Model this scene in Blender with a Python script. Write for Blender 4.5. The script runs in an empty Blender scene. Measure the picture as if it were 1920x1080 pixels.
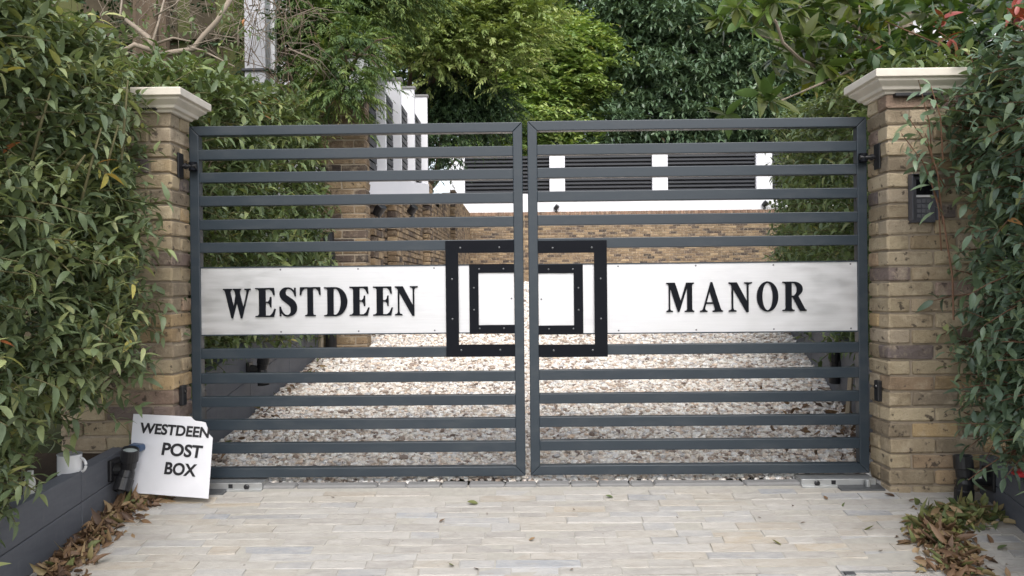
import bpy, math, random
import numpy as np
from mathutils import Vector, Matrix

# ------------------------------------------------------------------ camera, light, exposure
S = bpy.context.scene
COL = S.collection
F = 1480.0                                   # focal length in pixels of the 1920 wide photograph
YAW, PITCH, ROLL = 0.01433, -0.00282, -0.0102
fwd = np.array([-math.sin(YAW)*math.cos(PITCH), math.cos(YAW)*math.cos(PITCH), math.sin(PITCH)])
r0 = np.array([math.cos(YAW), math.sin(YAW), 0.0]); u0 = np.cross(r0, fwd)
rgt = math.cos(ROLL)*r0 + math.sin(ROLL)*u0
upv = -math.sin(ROLL)*r0 + math.cos(ROLL)*u0
cam = bpy.data.cameras.new('camera'); cam.sensor_width = 36; cam.lens = F/1920*36
cam.clip_start = 0.05; cam.clip_end = 800
co = bpy.data.objects.new('camera', cam); COL.objects.link(co)
M = Matrix.Identity(4)
for i in range(3):
    M[i][0], M[i][1], M[i][2] = rgt[i], upv[i], -fwd[i]
co.matrix_world = M
S.camera = co

SUN_EL, SUN_AZ = math.radians(48), math.radians(172)      # azimuth clockwise from +Y: behind the camera, to the right
w = bpy.data.worlds.new('World'); S.world = w; w.use_nodes = True
nt = w.node_tree; nt.nodes.clear()
sky = nt.nodes.new('ShaderNodeTexSky'); sky.sky_type = 'NISHITA'; sky.sun_disc = False
sky.sun_elevation = SUN_EL; sky.sun_rotation = SUN_AZ; sky.air_density = 1.0; sky.dust_density = 3.0
hs = nt.nodes.new('ShaderNodeHueSaturation'); hs.inputs['Saturation'].default_value = 0.40
bg = nt.nodes.new('ShaderNodeBackground'); bg.inputs['Strength'].default_value = 0.15
ow = nt.nodes.new('ShaderNodeOutputWorld')
nt.links.new(sky.outputs[0], hs.inputs['Color']); nt.links.new(hs.outputs[0], bg.inputs['Color']); nt.links.new(bg.outputs[0], ow.inputs[0])
sl = bpy.data.lights.new('sun', 'SUN'); sl.energy = 0.75; sl.angle = math.radians(40); sl.color = (1.0, 0.98, 0.96)
so = bpy.data.objects.new('sun', sl); COL.objects.link(so)
sd = Vector((math.sin(SUN_AZ)*math.cos(SUN_EL), math.cos(SUN_AZ)*math.cos(SUN_EL), math.sin(SUN_EL)))
so.rotation_euler = sd.to_track_quat('Z', 'Y').to_euler(); so.location = (3, -8, 12)
S.view_settings.view_transform = 'Standard'; S.view_settings.look = 'None'
S.view_settings.exposure = 1.02; S.view_settings.gamma = 1.0; S.view_settings.use_curve_mapping = False
try:
    S.cycles.max_bounces = 6; S.cycles.transparent_max_bounces = 4; S.cycles.use_denoising = True
except Exception: pass

R = random.Random(7); NR = np.random.default_rng(7)

# ------------------------------------------------------------------ helpers
def ray(px, py): return fwd*F + rgt*(px-960) - upv*(py-540)
def W(px, py, Y):
    d = ray(px, py); return d*(Y/d[1])
def G(y):                                      # height of the drive along its length
    y = np.asarray(y, float)
    s = -0.987 + 0.13*(y-3.95)
    near = -0.987 + 0.13*(-3.0-3.95)
    top = np.where(y < 10.5, s, -0.1355 + 0.19*(1-np.exp(-(np.maximum(y, 10.5)-10.5)*0.13/0.19)))
    return np.where(y < -3, near, top)
def GP(px, py):                                # where a pixel's ray meets the drive
    d = ray(px, py); t = (-0.987-0.13*3.95)/(d[2]-0.13*d[1]); return d*t

def tag(o, label=None, cat=None, group=None, kind=None):
    if label: o['label'] = label
    if cat: o['category'] = cat
    if group: o['group'] = group
    if kind: o['kind'] = kind
    return o
def empty(name, loc, label, cat, group=None):
    o = bpy.data.objects.new(name, None); COL.objects.link(o); o.location = tuple(loc); o.empty_display_size = 0.05
    return tag(o, label, cat, group)

def link_mesh(name, me, mat, parent=None, bevel=0, smooth=False):
    o = bpy.data.objects.new(name, me); COL.objects.link(o)
    if mat: me.materials.append(mat)
    if parent is not None:
        o.parent = parent
        bl = Matrix.Translation(-parent_world(parent)); o.matrix_basis = bl
    if bevel:
        b = o.modifiers.new('bevel', 'BEVEL'); b.width = bevel; b.segments = 2; b.limit_method = 'ANGLE'
    me.polygons.foreach_set('use_smooth', [bool(smooth)]*len(me.polygons))
    return o
def parent_world(p):
    v = Vector((0, 0, 0))
    while p is not None:
        v += p.location; p = p.parent
    return v

class MB:
    """collects geometry given in world coordinates, builds ONE mesh object"""
    def __init__(s): s.V = []; s.Q = []; s.T = []; s.N = 0; s.C = []; s.tinted = False; s.P = []
    def add(s, V, Q=None, T=None, tint=None):
        V = np.asarray(V, float); n = len(V)
        if Q is not None and len(Q): s.Q.append(np.asarray(Q, int)+s.N)
        if T is not None and len(T): s.T.append(np.asarray(T, int)+s.N)
        if tint is None: tint = np.zeros((n, 3))
        else: s.tinted = True; tint = np.broadcast_to(np.asarray(tint, float), (n, 3))
        s.V.append(V); s.C.append(tint); s.N += n
    def poly(s, V, faces):                      # few general polygons
        V = np.asarray(V, float)
        for f in faces: s.P.append([i+s.N for i in f])
        s.V.append(V); s.C.append(np.zeros((len(V), 3))); s.N += len(V)
    def build(s, name, mat, parent=None, bevel=0, smooth=False):
        V = np.concatenate(s.V); me = bpy.data.meshes.new(name)
        Q = np.concatenate(s.Q) if s.Q else np.zeros((0, 4), int)
        T = np.concatenate(s.T) if s.T else np.zeros((0, 3), int)
        pl = [len(p) for p in s.P]; pf = [i for p in s.P for i in p]
        li = np.concatenate([Q.ravel(), T.ravel(), np.array(pf, int)]).astype(np.int32)
        tot = np.concatenate([np.full(len(Q), 4), np.full(len(T), 3), np.array(pl, int)]).astype(np.int32)
        st = np.concatenate([[0], np.cumsum(tot)[:-1]]).astype(np.int32)
        me.vertices.add(len(V)); me.vertices.foreach_set('co', V.astype(np.float32).ravel())
        me.loops.add(len(li)); me.loops.foreach_set('vertex_index', li)
        me.polygons.add(len(tot)); me.polygons.foreach_set('loop_start', st)
        try: me.polygons.foreach_set('loop_total', tot)
        except Exception: pass
        if s.tinted:
            a = me.attributes.new('tint', 'FLOAT_COLOR', 'POINT')
            C = np.concatenate(s.C); a.data.foreach_set('color', np.concatenate([C, np.ones((len(C), 1))], 1).astype(np.float32).ravel())
        me.update(calc_edges=True); me.validate()
        return link_mesh(name, me, mat, parent, bevel, smooth)
    # --- shapes
    def hexa(s, b, t, tint=None):              # four bottom points, four top points (anticlockwise from above)
        s.add(list(b)+list(t), [[3, 2, 1, 0], [4, 5, 6, 7], [0, 1, 5, 4], [1, 2, 6, 5], [2, 3, 7, 6], [3, 0, 4, 7]], None, tint)
    def box(s, x0, x1, y0, y1, z0, z1, tint=None):
        s.hexa([(x0, y0, z0), (x1, y0, z0), (x1, y1, z0), (x0, y1, z0)], [(x0, y0, z1), (x1, y0, z1), (x1, y1, z1), (x0, y1, z1)], tint)
    def tube(s, pts, rad, sides=8, tint=None, cap=True):
        P = np.asarray(pts, float); n = len(P); rad = np.broadcast_to(np.asarray(rad, float), (n,))
        T = np.gradient(P, axis=0); T /= np.linalg.norm(T, axis=1)[:, None]+1e-9
        ref = np.array([0, 0, 1.0]) if abs(T[0][2]) < .9 else np.array([1.0, 0, 0])
        a = np.linspace(0, 2*math.pi, sides, endpoint=False); V = []
        for i in range(n):
            u = np.cross(T[i], ref); u /= np.linalg.norm(u)+1e-9; v = np.cross(T[i], u)
            V.append(P[i]+rad[i]*(np.cos(a)[:, None]*u+np.sin(a)[:, None]*v))
        Q = [[i*sides+k, i*sides+(k+1) % sides, (i+1)*sides+(k+1) % sides, (i+1)*sides+k] for i in range(n-1) for k in range(sides)]
        base = s.N
        s.add(np.concatenate(V), Q, None, tint)
        if cap:
            s.P.append([base+k for k in range(sides)][::-1]); s.P.append([base+(n-1)*sides+k for k in range(sides)])
    def lathe(s, prof, origin, axis=(0, 0, 1), sides=24):   # prof: (radius, height along axis)
        A = Vector(axis).normalized(); q = A.to_track_quat('Z', 'Y'); a = np.linspace(0, 2*math.pi, sides, endpoint=False)
        V = []
        for r, h in prof:
            for t in a: V.append(Vector(origin)+q @ Vector((r*math.cos(t), r*math.sin(t), h)))
        n = len(prof)
        Q = [[i*sides+k, i*sides+(k+1) % sides, (i+1)*sides+(k+1) % sides, (i+1)*sides+k] for i in range(n-1) for k in range(sides)]
        base = s.N; s.add(np.array([tuple(v) for v in V]), Q)
        s.P.append([base+k for k in range(sides)][::-1]); s.P.append([base+(n-1)*sides+k for k in range(sides)])

# chamfered box template for bricks and setts
def _ct():
    V = []; idx = {}
    for sx in (-1, 1):
        for sy in (-1, 1):
            for sz in (-1, 1):
                for ax in range(3):
                    idx[(sx, sy, sz, ax)] = len(V); V.append(((sx, sy, sz), ax))
    Q = []; T = []
    sg = (-1, 1)
    for ax in range(3):
        o = [i for i in range(3) if i != ax]
        for s in sg:
            f = []
            for a, b in ((-1, -1), (1, -1), (1, 1), (-1, 1)):
                c = [0, 0, 0]; c[ax] = s; c[o[0]] = a; c[o[1]] = b; f.append(idx[(*c, ax)])
            Q.append(f)
    for ax in range(3):
        o = [i for i in range(3) if i != ax]
        for a in sg:
            for b in sg:
                c0 = [0, 0, 0]; c0[ax] = -1; c0[o[0]] = a; c0[o[1]] = b
                c1 = list(c0); c1[ax] = 1
                Q.append([idx[(*c0, o[0])], idx[(*c1, o[0])], idx[(*c1, o[1])], idx[(*c0, o[1])]])
    for sx in sg:
        for sy in sg:
            for sz in sg: T.append([idx[(sx, sy, sz, 0)], idx[(sx, sy, sz, 1)], idx[(sx, sy, sz, 2)]])
    sgn = np.array([v[0] for v in V], float); ax = np.array([v[1] for v in V])
    return sgn, ax, np.array(Q), np.array(T)
CT_S, CT_A, CT_Q, CT_T = _ct()
def bricks(mb, cen, half, ux, ch=0.004, jit=0.0015, tint=None, uy=None, uz=None):
    """N chamfered blocks; cen Nx3, half Nx3, ux unit vector along each block's length"""
    cen = np.asarray(cen, float); half = np.asarray(half, float); N = len(cen)
    ux = np.asarray(ux, float); uz = np.array([0, 0, 1.0]) if uz is None else uz
    uy = np.cross(uz, ux) if uy is None else uy
    inset = (CT_A[:, None] != np.arange(3)[None]).astype(float)
    off = CT_S[None]*(half[:, None, :]-ch*inset[None]) + NR.normal(0, jit, (N, 24, 3))
    V = cen[:, None, :] + off[..., 0:1]*ux + off[..., 1:2]*uy + off[..., 2:3]*uz
    k = (np.arange(N)*24)[:, None, None]
    if tint is None: tint = NR.random((N, 3))
    mb.add(V.reshape(-1, 3), (CT_Q[None]+k).reshape(-1, 4), (CT_T[None]+k).reshape(-1, 3), np.repeat(tint, 24, 0))

# ------------------------------------------------------------------ materials
def newmat(name):
    m = bpy.data.materials.new(name); m.use_nodes = True; n = m.node_tree; n.nodes.clear()
    o = n.nodes.new('ShaderNodeOutputMaterial'); p = n.nodes.new('ShaderNodeBsdfPrincipled'); n.links.new(p.outputs[0], o.inputs[0])
    return m, n, p, o
def nd(n, t, **k):
    x = n.nodes.new(t)
    for a, b in k.items(): setattr(x, a, b)
    return x
def ramp(n, src, stops, interp='LINEAR'):
    r = nd(n, 'ShaderNodeValToRGB'); r.color_ramp.interpolation = interp; e = r.color_ramp.elements
    while len(e) < len(stops): e.new(0.5)
    for i, (p, c) in enumerate(stops): e[i].position = p; e[i].color = (*c, 1)
    n.links.new(src, r.inputs[0]); return r.outputs[0]
def noise(n, scale, detail=4, rough=0.55, coord='Object', stretch=None):
    tc = nd(n, 'ShaderNodeTexCoord'); x = nd(n, 'ShaderNodeTexNoise')
    x.inputs['Scale'].default_value = scale; x.inputs['Detail'].default_value = detail; x.inputs['Roughness'].default_value = rough
    if stretch:
        mp = nd(n, 'ShaderNodeMapping'); mp.inputs['Scale'].default_value = stretch
        n.links.new(tc.outputs[coord], mp.inputs[0]); n.links.new(mp.outputs[0], x.inputs['Vector'])
    else: n.links.new(tc.outputs[coord], x.inputs['Vector'])
    return x.outputs['Fac']
def mix(n, a, b, fac, mode='MIX'):
    x = nd(n, 'ShaderNodeMix', data_type='RGBA', blend_type=mode)
    for v, i in ((fac, 0), (a, 6), (b, 7)):
        if isinstance(v, (int, float)): x.inputs[i].default_value = v
        elif isinstance(v, tuple): x.inputs[i].default_value = (*v, 1)
        else: n.links.new(v, x.inputs[i])
    return x.outputs[2]
def bump(n, p, h, strength=0.3, dist=0.01):
    b = nd(n, 'ShaderNodeBump'); b.inputs['Strength'].default_value = strength; b.inputs['Distance'].default_value = dist
    n.links.new(h, b.inputs['Height']); n.links.new(b.outputs[0], p.inputs['Normal'])
def tint(n, i=0):
    a = nd(n, 'ShaderNodeAttribute', attribute_name='tint'); s = nd(n, 'ShaderNodeSeparateColor'); n.links.new(a.outputs['Color'], s.inputs[0])
    return s.outputs[i]
def mapr(n, src, a, b, lo=0.0, hi=1.0):
    x = nd(n, 'ShaderNodeMapRange'); x.inputs[1].default_value = a; x.inputs[2].default_value = b; x.inputs[3].default_value = lo; x.inputs[4].default_value = hi
    n.links.new(src, x.inputs[0]); return x.outputs[0]

def plain(name, col, rough=0.5, metal=0.0, var=0.12, scale=25, bmp=0.0, spec=0.5):
    m, n, p, o = newmat(name); f = noise(n, scale)
    c = mix(n, tuple(x*(1-var) for x in col), tuple(min(1, x*(1+var)) for x in col), f)
    n.links.new(c, p.inputs['Base Color']); p.inputs['Metallic'].default_value = metal
    n.links.new(mapr(n, f, .3, .7, rough*.88, min(1, rough*1.12)), p.inputs['Roughness']); p.inputs['Specular IOR Level'].default_value = spec
    if bmp: bump(n, p, noise(n, scale*6, 6), bmp, 0.003)
    return m

def leafmat(name, stops, rough=0.42, trans=0.22, under=None, spec=0.5):
    m, n, p, o = newmat(name)
    c = ramp(n, tint(n, 0), stops)
    f = noise(n, 60, 2)
    c = mix(n, c, (0.0, 0.0, 0.0), mapr(n, f, .5, .8, 0, .12))
    if under:
        g = nd(n, 'ShaderNodeNewGeometry'); c = mix(n, c, under, g.outputs['Backfacing'])
    n.links.new(c, p.inputs['Base Color']); p.inputs['Roughness'].default_value = rough; p.inputs['Specular IOR Level'].default_value = spec
    t = nd(n, 'ShaderNodeBsdfTranslucent'); br = mix(n, c, (1.0, 1.0, 0.4), 1.0, 'MULTIPLY'); n.links.new(br, t.inputs[0])
    ms = nd(n, 'ShaderNodeMixShader'); ms.inputs[0].default_value = trans
    n.links.new(p.outputs[0], ms.inputs[1]); n.links.new(t.outputs[0], ms.inputs[2]); n.links.new(ms.outputs[0], o.inputs[0])
    return m

def brickmat(name, stops):
    m, n, p, o = newmat(name)
    c = ramp(n, tint(n, 0), stops)
    f = noise(n, 14, 7, .7); c = mix(n, c, (0.60, 0.50, 0.36), mapr(n, f, .50, .72, 0, .6)); c = mix(n, c, (.17, .125, .085), mapr(n, noise(n, 9, 6, .7), .52, .7, 0, .6))
    c = mix(n, c, (0.07, 0.055, 0.045), mapr(n, noise(n, 27, 4, .55), .61, .68, 0, .85))
    sp = noise(n, 150, 3, .6); c = mix(n, c, (0.10, 0.075, 0.06), mapr(n, sp, .62, .72, 0, .45))
    v = mapr(n, tint(n, 1), 0, 1, .78, 1.12)
    vm = nd(n, 'ShaderNodeVectorMath', operation='SCALE'); n.links.new(c, vm.inputs[0]); n.links.new(v, vm.inputs['Scale'])
    n.links.new(vm.outputs[0], p.inputs['Base Color']); p.inputs['Roughness'].default_value = .92; p.inputs['Specular IOR Level'].default_value = .2
    bump(n, p, noise(n, 55, 9, .75), 1.0, .010)
    return m

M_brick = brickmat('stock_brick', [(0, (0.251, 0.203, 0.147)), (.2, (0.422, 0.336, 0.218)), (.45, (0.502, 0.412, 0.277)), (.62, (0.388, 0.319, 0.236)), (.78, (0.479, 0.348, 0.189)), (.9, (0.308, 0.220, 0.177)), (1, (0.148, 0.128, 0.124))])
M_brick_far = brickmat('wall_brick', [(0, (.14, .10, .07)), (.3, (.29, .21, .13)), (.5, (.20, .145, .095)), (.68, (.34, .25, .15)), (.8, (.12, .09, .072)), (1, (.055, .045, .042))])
M_brick_red = brickmat('red_brick', [(0, (.23, .14, .10)), (.5, (.29, .185, .13)), (1, (.18, .12, .09))])
M_mortar = plain('mortar', (.34, .285, .22), .95, var=.3, scale=40, bmp=.6, spec=.1)
M_stone = plain('cast_stone', (.62, .57, .49), .8, var=.13, scale=14, bmp=.25, spec=.25)
def gatepaint():
    m, n, p, o = newmat('slate_grey_powder_coat')
    f = noise(n, 5, 6, .7, stretch=(1, 1, 3)); g = noise(n, 60, 4, .7)
    c = mix(n, (.020, .029, .039), (.027, .037, .047), noise(n, 2, 2)); c = mix(n, c, (.075, .08, .082), mapr(n, f, .5, .8, 0, .3)); c = mix(n, c, (.12, .12, .115), mapr(n, g, .68, .78, 0, .22))
    n.links.new(c, p.inputs['Base Color']); n.links.new(mapr(n, f, .35, .7, .32, .5), p.inputs['Roughness']); p.inputs['Specular IOR Level'].default_value = .45
    bump(n, p, noise(n, 300, 2), .05, .001); return m
M_gate = gatepaint()
M_black = plain('black_gloss_paint', (.004, .005, .008), .6, var=.1, scale=12, spec=.12)
M_blackmat = plain('black_plastic', (.012, .012, .014), .42, var=.2, scale=50, bmp=.1)
M_rivet = plain('rivet_steel', (.17, .175, .18), .4, .9)
M_screw = plain('dull_screw', (.16, .16, .17), .5, .8)
M_white = plain('white_render', (.72, .72, .75), .85, var=.04, scale=3, bmp=.15, spec=.2)
M_postshade = plain('shaded_render', (.42, .42, .44), .85, var=.06, scale=4, bmp=.15, spec=.2)  # grey stands in for tree shade on the white post's front
M_louvre = plain('dark_louvre', (.028, .030, .036), .5, var=.15, scale=4)
M_char = None
def charcoal():
    m, n, p, o = newmat('charcoal_paint')
    f = noise(n, 6, 6, .65, stretch=(1.5, 1.5, 6)); g = noise(n, 40, 5, .7, stretch=(1, 1, .25))
    c = mix(n, (.080, .085, .100), (.135, .142, .160), f); c = mix(n, c, (.18, .18, .185), mapr(n, g, .58, .85, 0, .55))
    n.links.new(c, p.inputs['Base Color']); p.inputs['Roughness'].default_value = .68; bump(n, p, g, .35, .004); return m
M_char = charcoal()
def steel():
    m, n, p, o = newmat('brushed_steel')
    g = noise(n, 220, 3, .6, stretch=(.02, 1, 1)); f = noise(n, 3.2, 5, .6, stretch=(1, 1, 3.0)); h = noise(n, 9, 3, .5, stretch=(1, 1, 3))
    c = mix(n, (.60, .60, .615), (.71, .71, .725), g); c = mix(n, c, (.44, .44, .47), mapr(n, f, .56, .78, 0, .32))
    n.links.new(c, p.inputs['Base Color']); p.inputs['Metallic'].default_value = .88
    n.links.new(mapr(n, h,   .3, .7, .42, .58), p.inputs['Roughness']); bump(n, p, g, .04, .001); return m
M_steel = steel()
M_galv = plain('galvanised_steel', (.52, .53, .53), .42, .85, var=.2, scale=16)
M_rusty = plain('dark_motor_plate', (.10, .105, .11), .5, .5, var=.4, scale=22)
def settmat():
    m, n, p, o = newmat('sandstone_sett')
    c = ramp(n, tint(n, 0), [(0, (.33, .31, .285)), (.3, (.38, .36, .325)), (.5, (.365, .33, .28)), (.62, (.395, .375, .345)), (.80, (.34, .335, .33)), (.9, (.40, .34, .26)), (.96, (.285, .295, .31)), (1, (.48, .465, .44))])
    f = noise(n, 12, 7, .7, stretch=(1, 2.2, 1)); c = mix(n, c, (.48, .455, .42), mapr(n, f, .42, .72, 0, .7))
    c = mix(n, c, (.30, .265, .22), mapr(n, noise(n, 17, 7, .75, stretch=(1, 2.8, 1)), .53, .75, 0, .65))
    c = mix(n, c, (.22, .20, .17), mapr(n, noise(n, 1.6, 5, .65), .55, .8, 0, .45)); c = mix(n, c, (.13, .12, .10), mapr(n, noise(n, 38, 3, .5), .70, .76, 0, .5))
    n.links.new(c, p.inputs['Base Color']); p.inputs['Roughness'].default_value = .8; p.inputs['Specular IOR Level'].default_value = .3
    bump(n, p, noise(n, 45, 8, .65, stretch=(1, 2.0, 1)), .55, .006); return m
M_sett = settmat()
M_joint = plain('sett_joint', (.37, .35, .31), .95, var=.25, scale=30, bmp=.5)
M_kerb = plain('grey_kerb', (.20, .198, .195), .85, var=.22, scale=10, bmp=.4)
def gravelmat():
    m, n, p, o = newmat('gravel_stone')
    c = ramp(n, tint(n, 0), [(0, (.20, .16, .14)), (.12, (.44, .35, .28)), (.25, (.70, .63, .55)), (.45, (.82, .78, .71)), (.65, (.88, .86, .82)), (.78, (.70, .56, .44)), (.88, (.46, .45, .45)), (1, (.88, .86, .83))])
    c = mix(n, c, (.36, .3, .25), mapr(n, noise(n, 70, 3), .58, .8, 0, .4))
    n.links.new(c, p.inputs['Base Color']); p.inputs['Roughness'].default_value = .75; p.inputs['Specular IOR Level'].default_value = .3; return m
M_gravel = gravelmat()
def gravelbase():
    m, n, p, o = newmat('gravel_bed')
    tc = nd(n, 'ShaderNodeTexCoord'); v = nd(n, 'ShaderNodeTexVoronoi'); v.inputs['Scale'].default_value = 32
    n.links.new(tc.outputs['Object'], v.inputs['Vector'])
    s = nd(n, 'ShaderNodeSeparateColor'); n.links.new(v.outputs['Color'], s.inputs[0])
    c = ramp(n, s.outputs[0], [(0, (.55, .48, .43)), (.4, (.74, .67, .61)), (.8, (.82, .77, .72)), (1, (.66, .57, .5))])
    n.links.new(c, p.inputs['Base Color']); p.inputs['Roughness'].default_value = .9; bump(n, p, v.outputs['Distance'], .8, -.02); return m
M_gbed = gravelbase()
M_soil = plain('soil', (.045, .032, .022), .95, var=.4, scale=18, bmp=.8, spec=.1)
M_ground = plain('earth_and_grass', (.06, .065, .03), .95, var=.4, scale=2, bmp=.4, spec=.1)
M_bark = plain('bark', (.12, .09, .065), .9, var=.35, scale=14, bmp=.8, spec=.1)
M_barkpale = plain('pale_bark', (.26, .215, .17), .85, var=.3, scale=18, bmp=.6, spec=.15)
M_twig = plain('green_twig', (.13, .12, .06), .7, var=.3, scale=20, spec=.2)
M_redtwig = plain('brown_twig', (.17, .095, .06), .75, var=.3, scale=20, spec=.2)
M_laurel = leafmat('laurel_leaf', [(0, (0.099, 0.133, 0.075)), (.35, (0.152, 0.204, 0.105)), (.6, (0.216, 0.269, 0.136)), (.8, (0.314, 0.359, 0.166)), (.93, (0.445, 0.443, 0.181)), (.985, (0.545, 0.473, 0.115)), (1, (0.594, 0.199, 0.082))], .40, .25)
M_laurel_dark = leafmat('laurel_leaf_dark', [(0, (0.087, 0.133, 0.090)), (.4, (0.137, 0.202, 0.129)), (.7, (0.189, 0.264, 0.161)), (.9, (0.280, 0.342, 0.161)), (.99, (0.349, 0.342, 0.096)), (1, (0.524, 0.257, 0.096))], .36, .2)
M_laurel_in = leafmat('laurel_leaf_inner', [(0, (0.074, 0.108, 0.052)), (.4, (0.127, 0.177, 0.077)), (.7, (0.192, 0.251, 0.102)), (.9, (0.281, 0.320, 0.129)), (.99, (0.369, 0.320, 0.115)), (1, (0.504, 0.217, 0.086))], .4, .25)
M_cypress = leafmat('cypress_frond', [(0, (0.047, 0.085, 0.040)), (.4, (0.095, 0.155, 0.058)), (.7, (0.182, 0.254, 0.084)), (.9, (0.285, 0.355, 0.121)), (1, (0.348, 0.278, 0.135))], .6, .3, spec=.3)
M_golden = leafmat('golden_conifer_frond', [(0, (0.111, 0.166, 0.057)), (.35, (0.217, 0.290, 0.100)), (.7, (0.348, 0.421, 0.157)), (.92, (0.459, 0.511, 0.229)), (1, (0.199, 0.166, 0.100))], .6, .35, spec=.3)
M_limey = leafmat('yellow_green_leaf', [(0, (0.100, 0.175, 0.053)), (.35, (0.202, 0.302, 0.090)), (.7, (0.337, 0.436, 0.143)), (.93, (0.483, 0.550, 0.210)), (1, (0.355, 0.269, 0.090))], .5, .35)
M_rhodo = leafmat('rhododendron_leaf', [(0, (0.053, 0.090, 0.054)), (.4, (0.098, 0.158, 0.086)), (.75, (0.158, 0.232, 0.128)), (.95, (0.254, 0.299, 0.164)), (1, (0.209, 0.164, 0.105))], .38, .15)
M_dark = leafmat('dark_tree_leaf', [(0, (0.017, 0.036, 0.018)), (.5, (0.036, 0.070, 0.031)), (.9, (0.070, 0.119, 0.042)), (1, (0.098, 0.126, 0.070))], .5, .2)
M_magnolia = leafmat('magnolia_leaf', [(0, (0.060, 0.108, 0.036)), (.4, (0.102, 0.174, 0.048)), (.7, (0.168, 0.252, 0.066)), (.88, (0.288, 0.348, 0.084)), (.96, (0.432, 0.396, 0.060)), (1, (0.408, 0.108, 0.060))], .3, .22, under=(.105, .125, .04))
M_photinia = leafmat('photinia_leaf', [(0, (.03, .06, .025)), (.55, (.055, .10, .035)), (.72, (.13, .15, .04)), (.8, (.26, .06, .05)), (1, (.36, .09, .075))], .35, .22)
M_litter = leafmat('dead_leaf', [(0, (.085, .05, .032)), (.3, (.17, .10, .055)), (.55, (.26, .165, .09)), (.72, (.34, .24, .13)), (.8, (.16, .17, .06)), (.92, (.09, .13, .05)), (1, (.30, .30, .10))], .6, .15)
M_sign = plain('white_sign_board', (.66, .66, .69), .5, var=.09, scale=9)
M_ink = plain('black_sign_ink', (.012, .011, .014), .5)
M_enamel = plain('white_enamel', (.80, .80, .81), .18, var=.03, scale=10)
M_glass = plain('lamp_glass', (.45, .5, .48), .12, var=.2, scale=40)
M_wood = plain('pale_timber', (.50, .42, .31), .8, var=.2, scale=20, bmp=.3)
M_oldwood = plain('weathered_fence_board', (.075, .062, .042), .9, var=.5, scale=7, bmp=.6, spec=.1)
M_greenwood = plain('algae_fence_board', (.095, .10, .042), .9, var=.4, scale=7, bmp=.6, spec=.1)
M_grey = plain('dark_grey_metal_box', (.085, .087, .102), .42, .2)
M_key = plain('key_grey', (.12, .122, .135), .5)
M_screen = plain('black_screen', (.006, .006, .008), .12)
M_pale = plain('pale_strip', (.6, .6, .6), .4)
M_blue = plain('blue_wrapper', (.03, .07, .15), .35, var=.3)
M_red = plain('red_wrapper', (.55, .02, .03), .4)
M_plasticpale = plain('pale_plastic', (.55, .55, .50), .4, var=.15)

# ------------------------------------------------------------------ leaves
UP = np.array([0, 0, 1.0])
def norm(v): return v/(np.linalg.norm(v, axis=-1, keepdims=True)+1e-9)
def leaves(mb, P, D, L, Wd, bend=0.3, fold=0.25, K=4, tint=None, nrm=None, nj=0.45, rng=NR):
    """N leaves: base point, direction, length, half width; each a folded, curved blade"""
    N = len(P); D = norm(D); L = np.broadcast_to(L, (N,)); Wd = np.broadcast_to(Wd, (N,)); bend = np.broadcast_to(bend, (N,))
    n0 = (UP if nrm is None else nrm) + rng.normal(0, nj, (N, 3)); n0 = n0-(n0*D).sum(1, keepdims=True)*D; n0 = norm(n0)
    sd = np.cross(D, n0)
    if tint is None: tint = rng.random((N, 3))
    def at(t): return P+D*(L*t)[:, None]-n0*(bend*L*t*t)[:, None]
    if K == 1:
        m = at(.45)
        V = np.stack([P, m+sd*Wd[:, None]+n0*(fold*Wd)[:, None], at(1.0), m-sd*Wd[:, None]+n0*(fold*Wd)[:, None]], 1)
        b = (np.arange(N)*4)[:, None]
        mb.add(V.reshape(-1, 3), b+np.array([[0, 1, 2, 3]]), None, np.repeat(tint, 4, 0)); return
    st = [P]
    for k in range(1, K):
        t = k/K; wv = Wd*math.sin(math.pi*t**0.85)**0.85
        c = at(t); e = n0*(fold*wv)[:, None]
        st += [c+sd*wv[:, None]+e, c, c-sd*wv[:, None]+e]
    st.append(at(1.0)); V = np.stack(st, 1); nv = V.shape[1]
    T = [[0, 2, 1], [0, 3, 2]]; Q = []
    for k in range(K-2):
        a = 1+3*k; Q += [[a, a+1, a+4, a+3], [a+1, a+2, a+5, a+4]]
    a = 1+3*(K-2); T += [[a, a+1, nv-1], [a+1, a+2, nv-1]]
    b = (np.arange(N)*nv)[:, None, None]
    mb.add(V.reshape(-1, 3), (np.array(Q)[None]+b).reshape(-1, 4) if Q else None, (np.array(T)[None]+b).reshape(-1, 3), np.repeat(tint, nv, 0))

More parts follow.
